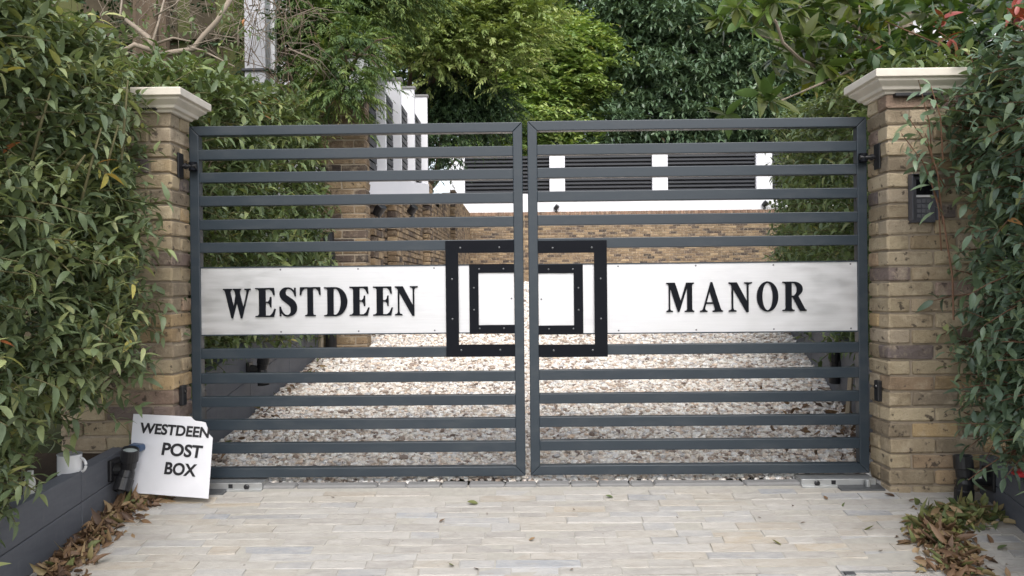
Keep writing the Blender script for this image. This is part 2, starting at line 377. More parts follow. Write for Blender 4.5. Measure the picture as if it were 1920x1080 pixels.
def shoots(mb, P, D, length, n, L, Wd, a=.5, b=.9, c=.35, droop=.25, two=False, K=4, bend=.35, fold=.25, t0=.12, stems=None, srad=.002, tshift=None, taper=0, nj=.45, sizevar=.32):
    """N shoots with n leaves each along a drooping stem"""
    N = len(P); D = norm(D); length = np.broadcast_to(length, (N,))
    side = np.cross(D, UP+NR.normal(0, .15, (N, 3))); side = norm(side); oth = np.cross(side, D)
    t = np.linspace(t0, 1, n)[None]+np.zeros((N, 1)); 
    X = P[:, None]+D[:, None]*(length[:, None]*t)[..., None]-UP*(droop*length[:, None]*t*t)[..., None]
    Tn = norm(D[:, None]-UP*(2*droop*t)[..., None])
    if two: ph = np.where(np.arange(n) % 2 == 0, 0.0, math.pi)[None]+NR.normal(0, .2, (N, n))
    else: ph = NR.random((N, 1))*6.28+np.arange(n)[None]*2.4+NR.normal(0, .3, (N, n))
    rad = np.cos(ph)[..., None]*side[:, None]+np.sin(ph)[..., None]*oth[:, None]
    d = a*Tn+b*rad-c*UP+NR.normal(0, .18, (N, n, 3))
    sz = (1-taper*np.abs(t-.35))*NR.uniform(1-sizevar, 1+sizevar, (N, n))
    tb = NR.random((N, 1)) if tshift is None else np.asarray(tshift).reshape(N, 1)
    tn = np.clip(tb*.62+NR.random((N, n))*.38, 0, 1)
    tn = np.where(NR.random((N, n)) < .0012, 1.0, tn)
    tt = np.stack([tn, NR.random((N, n)), NR.random((N, n))], -1)
    leaves(mb, X.reshape(-1, 3), d.reshape(-1, 3), (L*sz).ravel(), (Wd*sz).ravel(), bend*NR.uniform(.3, 1.6, N*n), fold, K, tt.reshape(-1, 3), nj=nj)
    if stems is not None:
        for i in range(N):
            q = [P[i]+D[i]*length[i]*s-UP*droop*length[i]*s*s for s in (0, .35, .7, 1)]
            stems.tube(q, [srad*1.5, srad*1.2, srad, srad*.5], 4, cap=False)

def lump(a, b, s=0):
    return .5*np.sin(3.1*a+1.7*b+s)+.3*np.sin(5.3*a-4.1*b+2*s)+.2*np.sin(9.7*a+7.3*b+s*3)

# ------------------------------------------------------------------ ground, drive, kerb
def sheet(name, xs, ys, zf, mat):
    mb = MB(); X, Y = np.meshgrid(xs, ys); Z = zf(X, Y); nx, ny = len(xs), len(ys)
    i = np.arange(nx-1)[None]+np.arange(ny-1)[:, None]*nx; i = i.ravel()
    mb.add(np.stack([X, Y, Z], -1).reshape(-1, 3), np.stack([i, i+1, i+nx+1, i+nx], 1))
    o = mb.build(name, mat); o['kind'] = 'structure'; return o
sheet('ground', np.array([-300, -60, -20, -8, -4, 4, 8, 20, 60, 300.]), np.array([-200, -40, -10, -3, -1, 1, 3, 4, 5, 7, 9, 10.5, 12, 14, 17, 20, 25, 40, 120, 500.]), lambda x, y: G(y)-.06, M_ground)
mb = MB(); nu, nv = 40, 90; U, Yv = np.meshgrid(np.linspace(0, 1, nu), np.linspace(4.02, 26, nv)); X = -1.84*(1-U)+(1.90+.2*(Yv-4.03))*U
i = (np.arange(nu-1)[None]+np.arange(nv-1)[:, None]*nu).ravel(); mb.add(np.stack([X, Yv, G(Yv)-.012+.012*lump(X*1.3, Yv*1.3)], -1).reshape(-1, 3), np.stack([i, i+1, i+nu+1, i+nu], 1))
mb.build('gravel_drive', M_gbed)['kind'] = 'structure'
sheet('driveway_bed', np.array([-3.2, 0, 3.2]), np.linspace(-12, 3.93, 30), lambda x, y: G(y)-.0018, M_joint)
mb = MB(); cen = []; half = []
y = 3.86
slope = np.array([0, 1, .13]); slope /= np.linalg.norm(slope); nup = np.cross(np.array([1.0, 0, 0]), slope)
while y > -1.5:
    d = R.choice([.055, .06, .065, .07, .075, .085]); x = -3.0-R.random()*.2
    while x < 3.0:
        l = R.choice([.12, .15, .18, .2, .23, .27, .32])*R.uniform(.93, 1.07)
        cen.append((x+l/2, y-d/2, float(G(y-d/2))-.03+R.gauss(0, .0008))); half.append((l/2-.0016, d/2-.0016, .03)); x += l
    y -= d
bricks(mb, cen, half, np.array([1.0, 0, 0]), ch=.0025, jit=.0016, uy=slope, uz=nup)
o = mb.build('paved_driveway', M_sett); o['kind'] = 'structure'
mb = MB(); cen = []; half = []; x = -2.2
while x < 2.3:
    l = R.uniform(.1, .2) if x > -1 and x < .6 else R.uniform(.2, .45)
    cen.append((x+l/2, 3.931, float(G(3.93))-.05+.009)); half.append((l/2-.002, .036, .05)); x += l
bricks(mb, cen, half, np.array([1.0, 0, 0]), ch=.008, jit=.002)
o = mb.build('kerb', M_kerb); o['kind'] = 'structure'

# loose stones on the drive
t = (1+5**.5)/2
ICO = norm(np.array([(-1, t, 0), (1, t, 0), (-1, -t, 0), (1, -t, 0), (0, -1, t), (0, 1, t), (0, -1, -t), (0, 1, -t), (t, 0, -1), (t, 0, 1), (-t, 0, -1), (-t, 0, 1)]))
ICF = np.array([(0, 11, 5), (0, 5, 1), (0, 1, 7), (0, 7, 10), (0, 10, 11), (1, 5, 9), (5, 11, 4), (11, 10, 2), (10, 7, 6), (7, 1, 8), (3, 9, 4), (3, 4, 2), (3, 2, 6), (3, 6, 8), (3, 8, 9), (4, 9, 5), (2, 4, 11), (6, 2, 10), (8, 6, 7), (9, 8, 1)])
def stones(mb, N, x0, x1, y0, y1, smin, smax, lift=.2):
    y = NR.uniform(y0, y1, N); x = x0+(x1-x0)*NR.random(N); x = np.where(x > 2.02, 2.0+(x-2.0), x)
    s = NR.uniform(smin, smax, N)*NR.choice([.7, 1, 1, 1.3], N)
    sc = np.stack([s*NR.uniform(.8, 1.3, N), s*NR.uniform(.6, 1.1, N), s*NR.uniform(.45, .75, N)], 1)
    V = ICO[None]*(1+NR.normal(0, .17, (N, 12, 1)))*sc[:, None]
    a = NR.random(N)*6.28; b = NR.normal(0, .3, N)
    ca, sa, cb, sb = np.cos(a)[:, None], np.sin(a)[:, None], np.cos(b)[:, None], np.sin(b)[:, None]
    X, Y, Z = V[..., 0], V[..., 1], V[..., 2]
    Y, Z = Y*cb-Z*sb, Y*sb+Z*cb
    X, Y = X*ca-Y*sa, X*sa+Y*ca
    z = G(y)+.012*lump(x*1.3, y*1.3)-.012+s*.25+np.abs(NR.normal(0, .18, N))*s
    V = np.stack([X+x[:, None], Y+y[:, None], Z+z[:, None]], -1)
    tt = NR.random((N, 3))
    mb.add(V.reshape(-1, 3), None, (ICF[None]+(np.arange(N)*12)[:, None, None]).reshape(-1, 3), np.repeat(tt, 12, 0))
mb = MB()
stones(mb, 24000, -1.8, 2.25, 3.975, 6.2, .009, .018)
stones(mb, 13000, -1.8, 2.6, 6.2, 9.5, .013, .022)
stones(mb, 9000, -1.6, 3.6, 9.5, 17, .02, .03)
tag(mb.build('gravel', M_gravel), 'pale cream and pink gravel covering the drive behind the gate', 'gravel', kind='stuff')

# ------------------------------------------------------------------ gate pillars
H_C = .075
def pillar(name, x0, x1, ztop, label, flip):
    y0, y1 = 3.80, 4.015; z0 = float(G(3.8))-.08
    e = empty(name, ((x0+x1)/2, (y0+y1)/2, z0), label, 'gate pillar')
    mb = MB(); cen = []; half = []
    k = 0; z = ztop
    inner = x1 if flip else x0
    sgn = -1 if flip else 1
    hz = .0325
    while z > z0:
        lens = [.215, .215, .1025] if k % 2 == 0 else [.1025, .215, .215]
        pos = 0.0
        for i, l in enumerate(lens):
            xc = inner+sgn*(pos+l/2)
            if l < .15: cen.append((xc, (y0+y1)/2, z-hz)); half.append((l/2, .1075, hz))
            else:
                for yc in (y0+.0512, y1-.0512): cen.append((xc, yc, z-hz)); half.append((l/2, .0512, hz))
            pos += l+.010
        z -= H_C; k += 1
    cen = np.array(cen); half = np.array(half)
    cen[:, :2] += NR.normal(0, .0012, (len(cen), 2)); 
    bricks(mb, cen, half, np.array([1.0, 0, 0]), ch=.006, jit=.002)
    mb.build('brickwork', M_brick, e)
    mb = MB(); mb.box(x0+.010, x1-.010, y0+.011, y1-.011, z0, ztop-.004); mb.build('mortar', M_mortar, e)
    # moulded cap stone
    prof = [(.012, 0), (.018, .012), (.034, .016), (.040, .030), (.062, .046), (.070, .052), (.070, .062), (.088, .066), (.088, .100), (.084, .104), (-.06, .128)]
    mb = MB(); V = []
    for o_, h in prof: V += [(x0-o_, y0-o_, ztop+h), (x1+o_, y0-o_, ztop+h), (x1+o_, y1+o_*.8, ztop+h), (x0-o_, y1+o_*.8, ztop+h)]
    Q = [[4*i+k, 4*i+(k+1) % 4, 4*i+4+(k+1) % 4, 4*i+4+k] for i in range(len(prof)-1) for k in range(4)]
    Q += [[3, 2, 1, 0], [4*(len(prof)-1)+k for k in range(4)]]
    mb.add(V, Q); mb.build('cap_stone', M_stone, e, bevel=.003)
    return e
pillar('gate_pillar', -2.2525, -1.70, .855, 'left yellow brick gate pillar with cream cap, half hidden by hedge, sign at its foot', True)
pillar('gate_pillar', 1.745, 2.2975, .895, 'right yellow brick gate pillar with cream cap and the intercom on it', False)
def strip(px0, px1, py, label):
    a = W(px0, py, 3.785); b = W(px1, py, 3.785)
    mb = MB(); mb.box(a[0], b[0], 3.765, 3.800, a[2]-.008, a[2]+.009)
    o = mb.build('strip_light', M_blackmat, None, bevel=.003); tag(o, label, 'light fitting')
strip(228, 296, 205, 'slim black strip light under the left pillar cap')
strip(1676, 1762, 179, 'slim black strip light under the right pillar cap')
def sensor(px0, px1, py0, py1, xface, side, label):
    # photocell on a pillar's reveal: rays meet the plane X = xface
    d = ray((px0+px1)/2, (py0+py1)/2); p = d*(xface/d[0])
    h = abs(py1-py0)/F*p[1]
    e = empty('gate_sensor', p, label, 'sensor', 'photocell sensors on the pillars')
    mb = MB(); xa, xb = (xface, xface+.022*side) if side > 0 else (xface+.022*side, xface)
    mb.box(xa, xb, p[1]-.022, p[1]+.022, p[2]-h/2, p[2]+h/2); mb.build('housing', M_blackmat, e, bevel=.004)
    mb = MB(); mb.lathe([(.012, 0), (.011, .004), (0.001, .005)], (xface+.0225*side, p[1], p[2]+h*.2), (side, 0, 0), 16); mb.build('lens', M_screen, e)
sensor(334, 344, 722, 760, -1.70, 1, 'small black photocell sensor low on the left pillar behind the sign')
sensor(1645, 1656, 713, 752, 1.745, -1, 'small black photocell sensor low on the right pillar')

# ------------------------------------------------------------------ letters
def arc(cx, cy, rx, ry, a0, a1, n=14):
    return [(cx+rx*math.cos(math.radians(a0+(a1-a0)*i/n)), cy+ry*math.sin(math.radians(a0+(a1-a0)*i/n))) for i in range(n+1)]
def sweep(pts, n=6):
    P = np.array(pts); out = []
    for i in range(len(P)-1):
        p0, p1, p2, p3 = P[max(i-1, 0)], P[i], P[i+1], P[min(i+2, len(P)-1)]
        for k in range(n):
            u = k/n; out.append(.5*((2*p1)+(-p0+p2)*u+(2*p0-5*p1+4*p2-p3)*u*u+(-p0+3*p1-3*p2+p3)*u**3))
    out.append(P[-1]); C = np.array(out); T = np.gradient(C[:, :2], axis=0); T /= np.linalg.norm(T, axis=1)[:, None]
    Nn = np.stack([-T[:, 1], T[:, 0]], 1); h = C[:, 2:3]/2
    return [tuple(p) for p in np.concatenate([C[:, :2]+Nn*h, (C[:, :2]-Nn*h)[::-1]])]
GL = {
 'E': [[[(0,0),(.60,0),(.66,.28),(.62,.28),(.55,.12),(.47,.05),(.33,.05),(.33,.48),(.41,.48),(.46,.43),(.48,.33),(.52,.33),(.52,.69),(.48,.69),(.46,.59),(.41,.53),(.33,.53),(.33,.95),(.46,.95),(.54,.88),(.59,.75),(.63,.75),(.61,1),(0,1),(0,.96),(.08,.95),(.12,.90),(.12,.10),(.08,.05),(0,.04)]]],
 'T': [[[(.17,0),(.51,0),(.51,.04),(.45,.05),(.43,.10),(.43,.95),(.52,.95),(.60,.88),(.64,.73),(.68,.73),(.67,1),(.01,1),(0,.73),(.04,.73),(.08,.88),(.16,.95),(.25,.95),(.25,.10),(.23,.05),(.17,.04)]]],
 'D': [[[(0,0)]+arc(.36,.5,.40,.5,-90,90,24)+[(0,1),(0,.96),(.08,.95),(.11,.9),(.11,.1),(.08,.05),(0,.04)], [(.31,.06)]+arc(.35,.5,.20,.45,-85,85,20)+[(.31,.94)]]],
 'N': [[[(0,0),(.25,0),(.25,.04),(.18,.06),(.15,.12),(.15,.78),(.59,-.02),(.66,-.02),(.66,.88),(.69,.94),(.78,.96),(.78,1),(.52,1),(.52,.96),(.59,.94),(.61,.88),(.61,.34),(.27,1),(0,1),(0,.96),(.06,.94),(.10,.88),(.10,.12),(.07,.06),(0,.04)]]],
 'W': [[[(0,1),(0,.96),(.05,.94),(.08,.88),(.30,-.02),(.35,-.02),(.50,.54),(.64,-.02),(.69,-.02),(.92,.88),(.95,.94),(1,.96),(1,1),(.78,1),(.78,.96),(.85,.94),(.86,.86),(.735,.34),(.60,.88),(.61,.94),(.66,.96),(.66,1),(.36,1),(.36,.96),(.41,.94),(.44,.86),(.455,.76),(.385,.36),(.26,.88),(.27,.94),(.32,.96),(.32,1)]]],
 'M': [[[(0,0),(.22,0),(.22,.04),(.15,.06),(.13,.12),(.13,.83),(.40,0),(.45,0),(.73,.85),(.73,.10),(.70,.05),(.64,.04),(.64,0),(.97,0),(.97,.04),(.92,.05),(.90,.10),(.90,.90),(.92,.95),(.97,.96),(.97,1),(.70,1),(.50,.38),(.30,1),(0,1),(0,.96),(.06,.95),(.085,.90),(.085,.12),(.06,.06),(0,.04)]]],
 'A': [[[(0,0),(.25,0),(.25,.04),(.19,.06),(.17,.12),(.21,.27),(.46,.27),(.51,.10),(.49,.05),(.43,.04),(.43,0),(.78,0),(.78,.04),(.73,.06),(.70,.12),(.42,1.02),(.37,1.02),(.11,.12),(.07,.06),(0,.04)], [(.225,.33),(.44,.33),(.335,.70)]]],
 'O': [[arc(.37,.5,.37,.515,0,354,40), arc(.37,.5,.185,.465,0,352,36)]],
 'R': [[[(0,0),(.41,0),(.41,.04),(.34,.05),(.31,.10),(.31,.46),(.36,.46),(.60,0),(.82,0),(.82,.04),(.77,.06),(.54,.50)]+arc(.38,.745,.31,.255,-50,90,16)+[(0,1),(0,.96),(.08,.95),(.11,.9),(.11,.1),(.08,.05),(0,.04)], [(.31,.52)]+arc(.36,.735,.135,.215,-80,80,12)+[(.31,.95)]]],
 'S': [[sweep([(.485,.73,.02),(.45,.85,.045),(.37,.945,.055),(.27,.975,.055),(.17,.93,.11),(.115,.81,.175),(.15,.68,.20),(.26,.575,.22),(.38,.47,.22),(.445,.34,.20),(.44,.19,.17),(.385,.085,.11),(.28,.025,.06),(.18,.045,.055),(.10,.14,.045),(.05,.30,.02)])], [[(.465,.99),(.505,.99),(.515,.69),(.475,.69)]], [[(.03,.01),(.07,.01),(.06,.34),(.02,.34)]]],
}
def glyph_mesh(ch, h, wscale, depth):
    """filled, extruded outline of one serif capital, standing in XZ, front at y = 0"""
    V = []; Fc = []
    for gi, shape in enumerate(GL[ch]):
        cu = bpy.data.curves.new('outline', 'CURVE'); cu.dimensions = '2D'; cu.fill_mode = 'BOTH'; cu.extrude = depth/2+gi*.0006
        for c in shape:
            sp = cu.splines.new('POLY'); sp.points.add(len(c)-1); sp.use_cyclic_u = True
            for i, (a, b) in enumerate(c): sp.points[i].co = (a*h*wscale, b*h, 0, 1)
        ob = bpy.data.objects.new('outline', cu); COL.objects.link(ob)
        dg = bpy.context.evaluated_depsgraph_get(); me = bpy.data.meshes.new_from_object(ob.evaluated_get(dg))
        n = len(V); V += [(v.co.x, -v.co.z, v.co.y) for v in me.vertices]; Fc += [[i+n for i in p.vertices] for p in me.polygons]
        bpy.data.objects.remove(ob); bpy.data.curves.remove(cu); bpy.data.meshes.remove(me)
    me = bpy.data.meshes.new('letter'); me.from_pydata(V, [], Fc); me.update(); return me

# ------------------------------------------------------------------ the two gate leaves
YG = 3.95
def gx(px, py=560): return float(W(px, py, YG)[0])
def gz(py, px): return float(W(px, py, YG)[2])
def rivets(parent, pts, r, mat, y):
    for x, z in pts:
        mb = MB(); mb.lathe([(r, 0), (r*.9, .0018), (r*.5, .003), (.0004, .0034)], (x, y, z), (0, -1, 0), 12); mb.build('rivet', mat, parent, smooth=True)
def leaf(x0, x1, zb, zt, left, word, lpx, label):
    e = empty('gate_leaf', ((x0+x1)/2, YG+.025, zb), label, 'gate', 'leaves of the driveway gate')
    sw = .048
    y0, y1 = YG, YG+.05
    # stiles and outer rails meet in mitres
    def frame_piece(name, pts):
        mb = MB(); mb.hexa([(pts[0][0], y0, pts[0][1]), (pts[1][0], y0, pts[1][1]), (pts[1][0], y1, pts[1][1]), (pts[0][0], y1, pts[0][1])],
                           [(pts[3][0], y0, pts[3][1]), (pts[2][0], y0, pts[2][1]), (pts[2][0], y1, pts[2][1]), (pts[3][0], y1, pts[3][1])])
        mb.build(name, M_gate, e, bevel=.0035)
    g = .0006
    frame_piece('stile', [(x0, zb+g), (x0+sw, zb+sw+g), (x0+sw, zt-sw-g), (x0, zt-g)])
    frame_piece('stile', [(x1-sw, zb+sw+g), (x1, zb+g), (x1, zt-g), (x1-sw, zt-sw-g)])
    frame_piece('rail', [(x0+g, zb), (x1-g, zb), (x1-sw-g, zb+sw), (x0+sw+g, zb+sw)])
    frame_piece('rail', [(x0+sw+g, zt-sw), (x1-sw-g, zt-sw), (x1-g, zt), (x0+g, zt)])
    cz = [(290, 333, 377, 421.5, 464.5, 664, 710.5, 754.5, 798, 842)]
    for py in cz[0]:
        z = gz(py, 380) + .0035*(0 if left else 1)
        mb = MB(); mb.box(x0+sw-.001, x1-sw+.001, y0+.004, y1-.004, z-.0255, z+.0255); mb.build('rail', M_gate, e, bevel=.003)
    # steel name panel with its dark angle frame
    if left: zt_, zb_ = gz(503, 380), gz(628, 380)
    else: zt_, zb_ = gz(491, 1604)+.001, gz(620, 1604)
    px0, px1 = x0+sw, x1-sw
    mb = MB(); mb.box(px0, px1, y0+.008, y0+.042, zt_, zt_+.006); mb.box(px0, px1, y0+.008, y0+.042, zb_-.006, zb_)
    mb.build('panel_frame', M_gate, e)
    mb = MB(); mb.box(px0+.001, px1-.001, y0+.012, y0+.015, zb_, zt_); pn = mb.build('name_panel', M_steel, e)
    yf = y0+.0095
    # rectangular motif: outer and inner half frames, joined to the meeting stile
    def half_frame(name, xa, ztp, zbt, band, yfront, mat):
        mb = MB()
        if left:
            xs = x1-sw
            mb.box(xa, xa+band, yfront, yfront+.006, zbt, ztp); mb.box(xa+band, xs, yfront, yfront+.006, ztp-band*.96, ztp); mb.box(xa+band, xs, yfront, yfront+.006, zbt, zbt+band*.96)
        else:
            xs = x0+sw
            mb.box(xa-band, xa, yfront, yfront+.006, zbt, ztp); mb.box(xs, xa-band, yfront, yfront+.006, ztp-band*.96, ztp); mb.box(xs, xa-band, yfront, yfront+.006, zbt, zbt+band*.96)
        return mb.build(name, mat, e)
    zc = (zt_+zb_)/2
    oh, ih = .288, .172
    band_o, band_i = .064, .046
    if left:
        xa, xb = gx(836), gx(880); sg = 1
    else:
        xa, xb = gx(1138.5), gx(1093.5); sg = -1
    of = half_frame('outer_motif', xa, zc+oh+.004, zc-oh-.002, band_o, y0-.004, M_black)
    inf = half_frame('inner_motif', xb, zc+ih+.002, zc-ih-.004, band_i, y0+.004, M_black)
    m = band_o/2
    rivets(of, [(xa+sg*.075, zc+oh-m), (xa+sg*.27, zc+oh-m), (xa+sg*m, zc+.1), (xa+sg*m, zc-.1), (xa+sg*.075, zc-oh+m), (xa+sg*.27, zc-oh+m)], .0055, M_rivet, y0-.004)
    m = band_i/2
    rivets(inf, [(xb+sg*.05, zc+ih-m), (xb+sg*.172, zc+ih-m), (xb+sg*m, zc+.055), (xb+sg*m, zc-.055), (xb+sg*.05, zc-ih+m), (xb+sg*.172, zc-ih+m)], .005, M_rivet, y0+.004)
    # panel screws
    pts = [(xx, zz) for xx in ([gx(525), gx(671), gx(814)] if left else [gx(1160), gx(1306), gx(1452), gx(1597)]) for zz in (zt_-.011, zb_+.011)]
    pts.append((x1-sw-.014, zc) if left else (x0+sw+.014, zc))
    for x, z in pts:
        mb = MB(); mb.lathe([(.0045, 0), (.004, .0015), (.0004, .002)], (x, y0+.012, z), (0, -1, 0), 10); mb.build('screw', M_screw, pn)
    # raised letters
    for ch, (pa, pb, pyb) in zip(word, lpx):
        wdt = {'E': .66, 'T': .68, 'D': .76, 'N': .78, 'W': 1.0, 'M': .97, 'A': .78, 'O': .74, 'R': .82, 'S': .53}[ch]
        h = .1465; xa_, xb_ = gx(pa), gx(pb)
        me = glyph_mesh(ch, h, (xb_-xa_)/wdt/h, .008)
        o = link_mesh('letter', me, M_black, pn)
        o.location = Vector((xa_, y0+.0065, gz(pyb, (pa+pb)/2)))+o.location
    return e
leaf(-1.6749, .0022, -.953, .8185, True, 'WESTDEEN', [(417.5, 469, 596), (478, 516, 594.5), (522, 555, 593.5), (561.5, 600.5, 593), (607, 650.5, 593), (655, 692, 592), (699, 736, 591.8), (740, 783, 591.3)],
     'left dark slate barred gate leaf, its steel panel carrying eight black letters')
leaf(.0277, 1.7141, -.950, .8222, False, 'MANOR', [(1250, 1302, 585), (1313, 1356, 584.8), (1367, 1411, 584.3), (1420, 1460, 583.5), (1468, 1513, 583)],
     'right dark slate barred gate leaf, its steel panel carrying five black letters')

def hinge(px, py, xface, xst, side, label):  # adjustable gate hinge, plate bolted to the pillar's reveal
    d = ray(px, py); p = d*(xface/d[0]); y = 3.935
    z = p[2]
    e = empty('gate_hinge', (xface, y, z), label, 'bracket', 'upper hinges of the gate')
    mb = MB(); xa, xb = sorted((xface, xface+side*.009)); mb.box(xa, xb, 3.865, 3.925, z-.062, z+.062); mb.build('wall_plate', M_blackmat, e, bevel=.002)
    xa, xb = sorted((xface+side*.009, xst+side*.05)); mb = MB(); mb.tube([(xa, 3.915, z), (xb, 3.915, z)], .011, 12); mb.build('bolt', M_blackmat, e)
    mb = MB(); xc = xst+side*.03; mb.lathe([(.019, -.022), (.021, -.019), (.021, .019), (.019, .022)], (xc, 3.925, z), (0, 0, 1), 16); mb.build('eye', M_black, e)
    mb = MB(); xn = (xface+side*.018); mb.lathe([(.017, 0), (.017, .01)], (xn, 3.915, z), (side, 0, 0), 6); mb.build('nut', M_blackmat, e)
hinge(340, 312, -1.70, -1.675, 1, 'black adjustable hinge joining the left gate leaf to its pillar')
hinge(1640, 296, 1.745, 1.714, -1, 'black adjustable hinge joining the right gate leaf to its pillar')

def motor(x0, x1, side, label):
    zb = float(G(3.93)); e = empty('gate_motor', ((x0+x1)/2, 3.93, zb), label, 'gate motor', 'underground motors of the gate')
    mb = MB()
    xa, xb = sorted((x0, x1)); mb.box(xa, xb, 3.875, 3.985, -1.0, -.960); mb.box(xa, xb, 3.862, 3.8745, -1.006, -.990); mb.build('arm', M_galv, e, bevel=.002)
    mb = MB(); xa, xb = sorted((x0-side*.02, x1-side*.17)); 
    za = float(G(3.82))+.008; zc_ = float(G(3.95))+.008
    V0 = [(xa, 3.815, za-.02), (xb, 3.815, za-.02), (xb, 3.95, zc_-.02), (xa, 3.95, zc_-.02)]
    mb.hexa(V0, [(a, b, c+.02) for a, b, c in V0]); mb.build('cover_plate', M_rusty, e, bevel=.003)
    mb = MB(); xc = x1-side*.075; mb.lathe([(.014, 0), (.014, .006), (.008, .009)], (xc, 3.875, -.979), (0, -1, 0), 8); mb.build('bolt', M_blackmat, e)
    mb = MB(); xc = x1-side*.155; mb.box(xc-.010, xc+.010, 3.871, 3.877, -.985, -.966); mb.build('slot', M_blackmat, e)
    mb = MB(); mb.lathe([(.012, 0), (.012, .03), (.007, .034)], (x0-side*-.05, 3.85, zc_-.012), (0, 0, 1), 10); mb.build('pin', M_galv, e)
motor(-1.672, -1.30, 1, 'galvanised gate motor arm at the foot of the left leaf beside the sign')
motor(1.712, 1.35, -1, 'galvanised gate motor arm at the foot of the right leaf')

# ------------------------------------------------------------------ intercom on the right pillar
p0 = W(1708, 330, 3.775); p1 = W(1754, 417, 3.775)
e = empty('intercom', ((p0[0]+p1[0])/2, 3.80, p1[2]), 'dark grey door intercom with screen and keypad on the right pillar', 'intercom')
x0, x1, z1, z0 = p0[0], p1[0], p0[2], p1[2]; wd = x1-x0; ht = z1-z0
mb = MB(); mb.box(x0, x1, 3.772, 3.799, z0, z1); mb.build('housing', M_grey, e, bevel=.004)
mb = MB(); mb.box(x0-.004, x0+.001, 3.752, 3.797, z0+.01, z1+.004); mb.box(x1-.001, x1+.004, 3.752, 3.797, z0+.01, z1+.004); mb.box(x0-.004, x1+.004, 3.750, 3.797, z1+.004, z1+.008); mb.build('hood', M_grey, e, bevel=.0015)
mb = MB(); mb.box(x0+wd*.2, x1-wd*.14, 3.7695, 3.773, z0+ht*.60, z1-ht*.08); mb.build('screen', M_screen, e)
mb = MB(); mb.box(x0+wd*.2, x1-wd*.14, 3.769, 3.773, z0+ht*.545, z0+ht*.585); mb.build('name_strip', M_pale, e)
for r in range(4):
    for c in range(3):
        cx = x0+wd*(.30+.2*c); cz = z0+ht*(.14+.105*r); mb = MB(); mb.box(cx-wd*.075, cx+wd*.075, 3.769, 3.773, cz-ht*.036, cz+ht*.036); mb.build('button', M_key, e, bevel=.001)

# ------------------------------------------------------------------ planters
def planter(label, p0, p1, out, zt0, zt1, group, joints=(), width=.9, end=None):
    """low charcoal wall from p0 to p1 (xy) with soil behind it; out = unit xy pointing to the drive"""
    p0 = np.array(p0, float); p1 = np.array(p1, float); out = np.array(out, float)
    e = empty('planter', (*((p0+p1)/2), float(G((p0[1]+p1[1])/2))), label, 'planter', group)
    L = np.linalg.norm(p1-p0); cuts = [0]+[j for j in joints]+[1]
    th = .07
    mbw = MB()
    for a, b in zip(cuts[:-1], cuts[1:]):
        ga = .0025/L
        a_, b_ = a+ga, b-ga
        q0 = p0+(p1-p0)*a_; q1 = p0+(p1-p0)*b_; t0 = zt0+(zt1-zt0)*a_; t1 = zt0+(zt1-zt0)*b_
        g0, g1 = float(G(q0[1]))-.05, float(G(q1[1]))-.05
        m0, m1 = g0+.05+(t0-g0-.05)*.5, g1+.05+(t1-g1-.05)*.5
        for lo0, lo1, hi0, hi1 in ((g0, g1, m0-.0015, m1-.0015), (m0+.0015, m1+.0015, t0, t1)):
            o0, o1 = q0-out*th, q1-out*th
            B = [(*q0, lo0), (*q1, lo1), (*o1, lo1), (*o0, lo0)]; T = [(*q0, hi0), (*q1, hi1), (*o1, hi1), (*o0, hi0)]
            v = (q1-q0); 
            if v[0]*(-out)[1]-v[1]*(-out)[0] < 0: B = [B[1], B[0], B[3], B[2]]; T = [T[1], T[0], T[3], T[2]]
            mbw.hexa(B, T)
    mbw.build('wall', M_char, e, bevel=.004)
    mb = MB(); o0, o1 = p0-out*th, p1-out*th; f0, f1 = p0-out*width, p1-out*width
    mb.add([(*o0, zt0-.03), (*o1, zt1-.03), (*f1, zt1-.02), (*f0, zt0-.02)], [[0, 1, 2, 3]]); mb.build('soil', M_soil, e)
    return e
PG = 'charcoal raised planters along the drive'
planter('left charcoal planter outside the gate holding the hedge and the white mug', (-1.93, 3.795), (-1.93, .8), (1, 0), -.762, -.97, PG, (.13, .34, .6), 1.2)
planter('right charcoal planter outside the gate with leaves heaped before it', (2.165, 3.795), (1.72, .9), (-.988, .152), -.828, -.95, PG, (.16, .4, .7), 1.2)
planter('left charcoal planter inside the gate with the pale end post', (-1.81, 4.03), (-1.81, 6.93), (1, 0), -.545, -.095, PG, (.12, .4, .7), 1.3)
planter('right charcoal planter inside the gate with a batten leaning on it', (1.86, 4.03), (2.86, 9.0), (-.98, .197), -.50, .0, PG, (.12, .3, .5, .75), 1.3)

# end post and drain at the far end of the left inner planter
mb = MB(); mb.box(-1.87, -1.79, 6.95, 7.03, float(G(7))-.05, -.05); tag(mb.build('end_post', M_wood, None, bevel=.004), 'pale timber post closing the far end of the inner left planter', 'post')
mb = MB(); mb.tube([(-1.74, 7.10, -.75), (-1.74, 7.10, 0.2), (-1.76, 7.12, .5)], .05, 14); tag(mb.build('drainpipe', M_blackmat), 'black drainpipe between inner planter and brick pier', 'pipe')
mb = MB(); p = W(417, 732, 4.35); mb.box(-1.808, -1.79, 4.36, 4.42, -.86, -.57); tag(mb.build('gate_stop', M_blackmat, None, bevel=.003), 'narrow black upright stop on the inner left planter face', 'gate stop')
a = W(1584, 782, 4.88); b = W(1598, 705, 4.72)
mb = MB(); mb.tube([(a[0]-.005, a[1]-.05, a[2]-.01), (b[0], b[1]+.02, b[2])], .017, 4); tag(mb.build('timber_batten', M_wood), 'pale timber batten leaning against the inner right planter', 'batten')

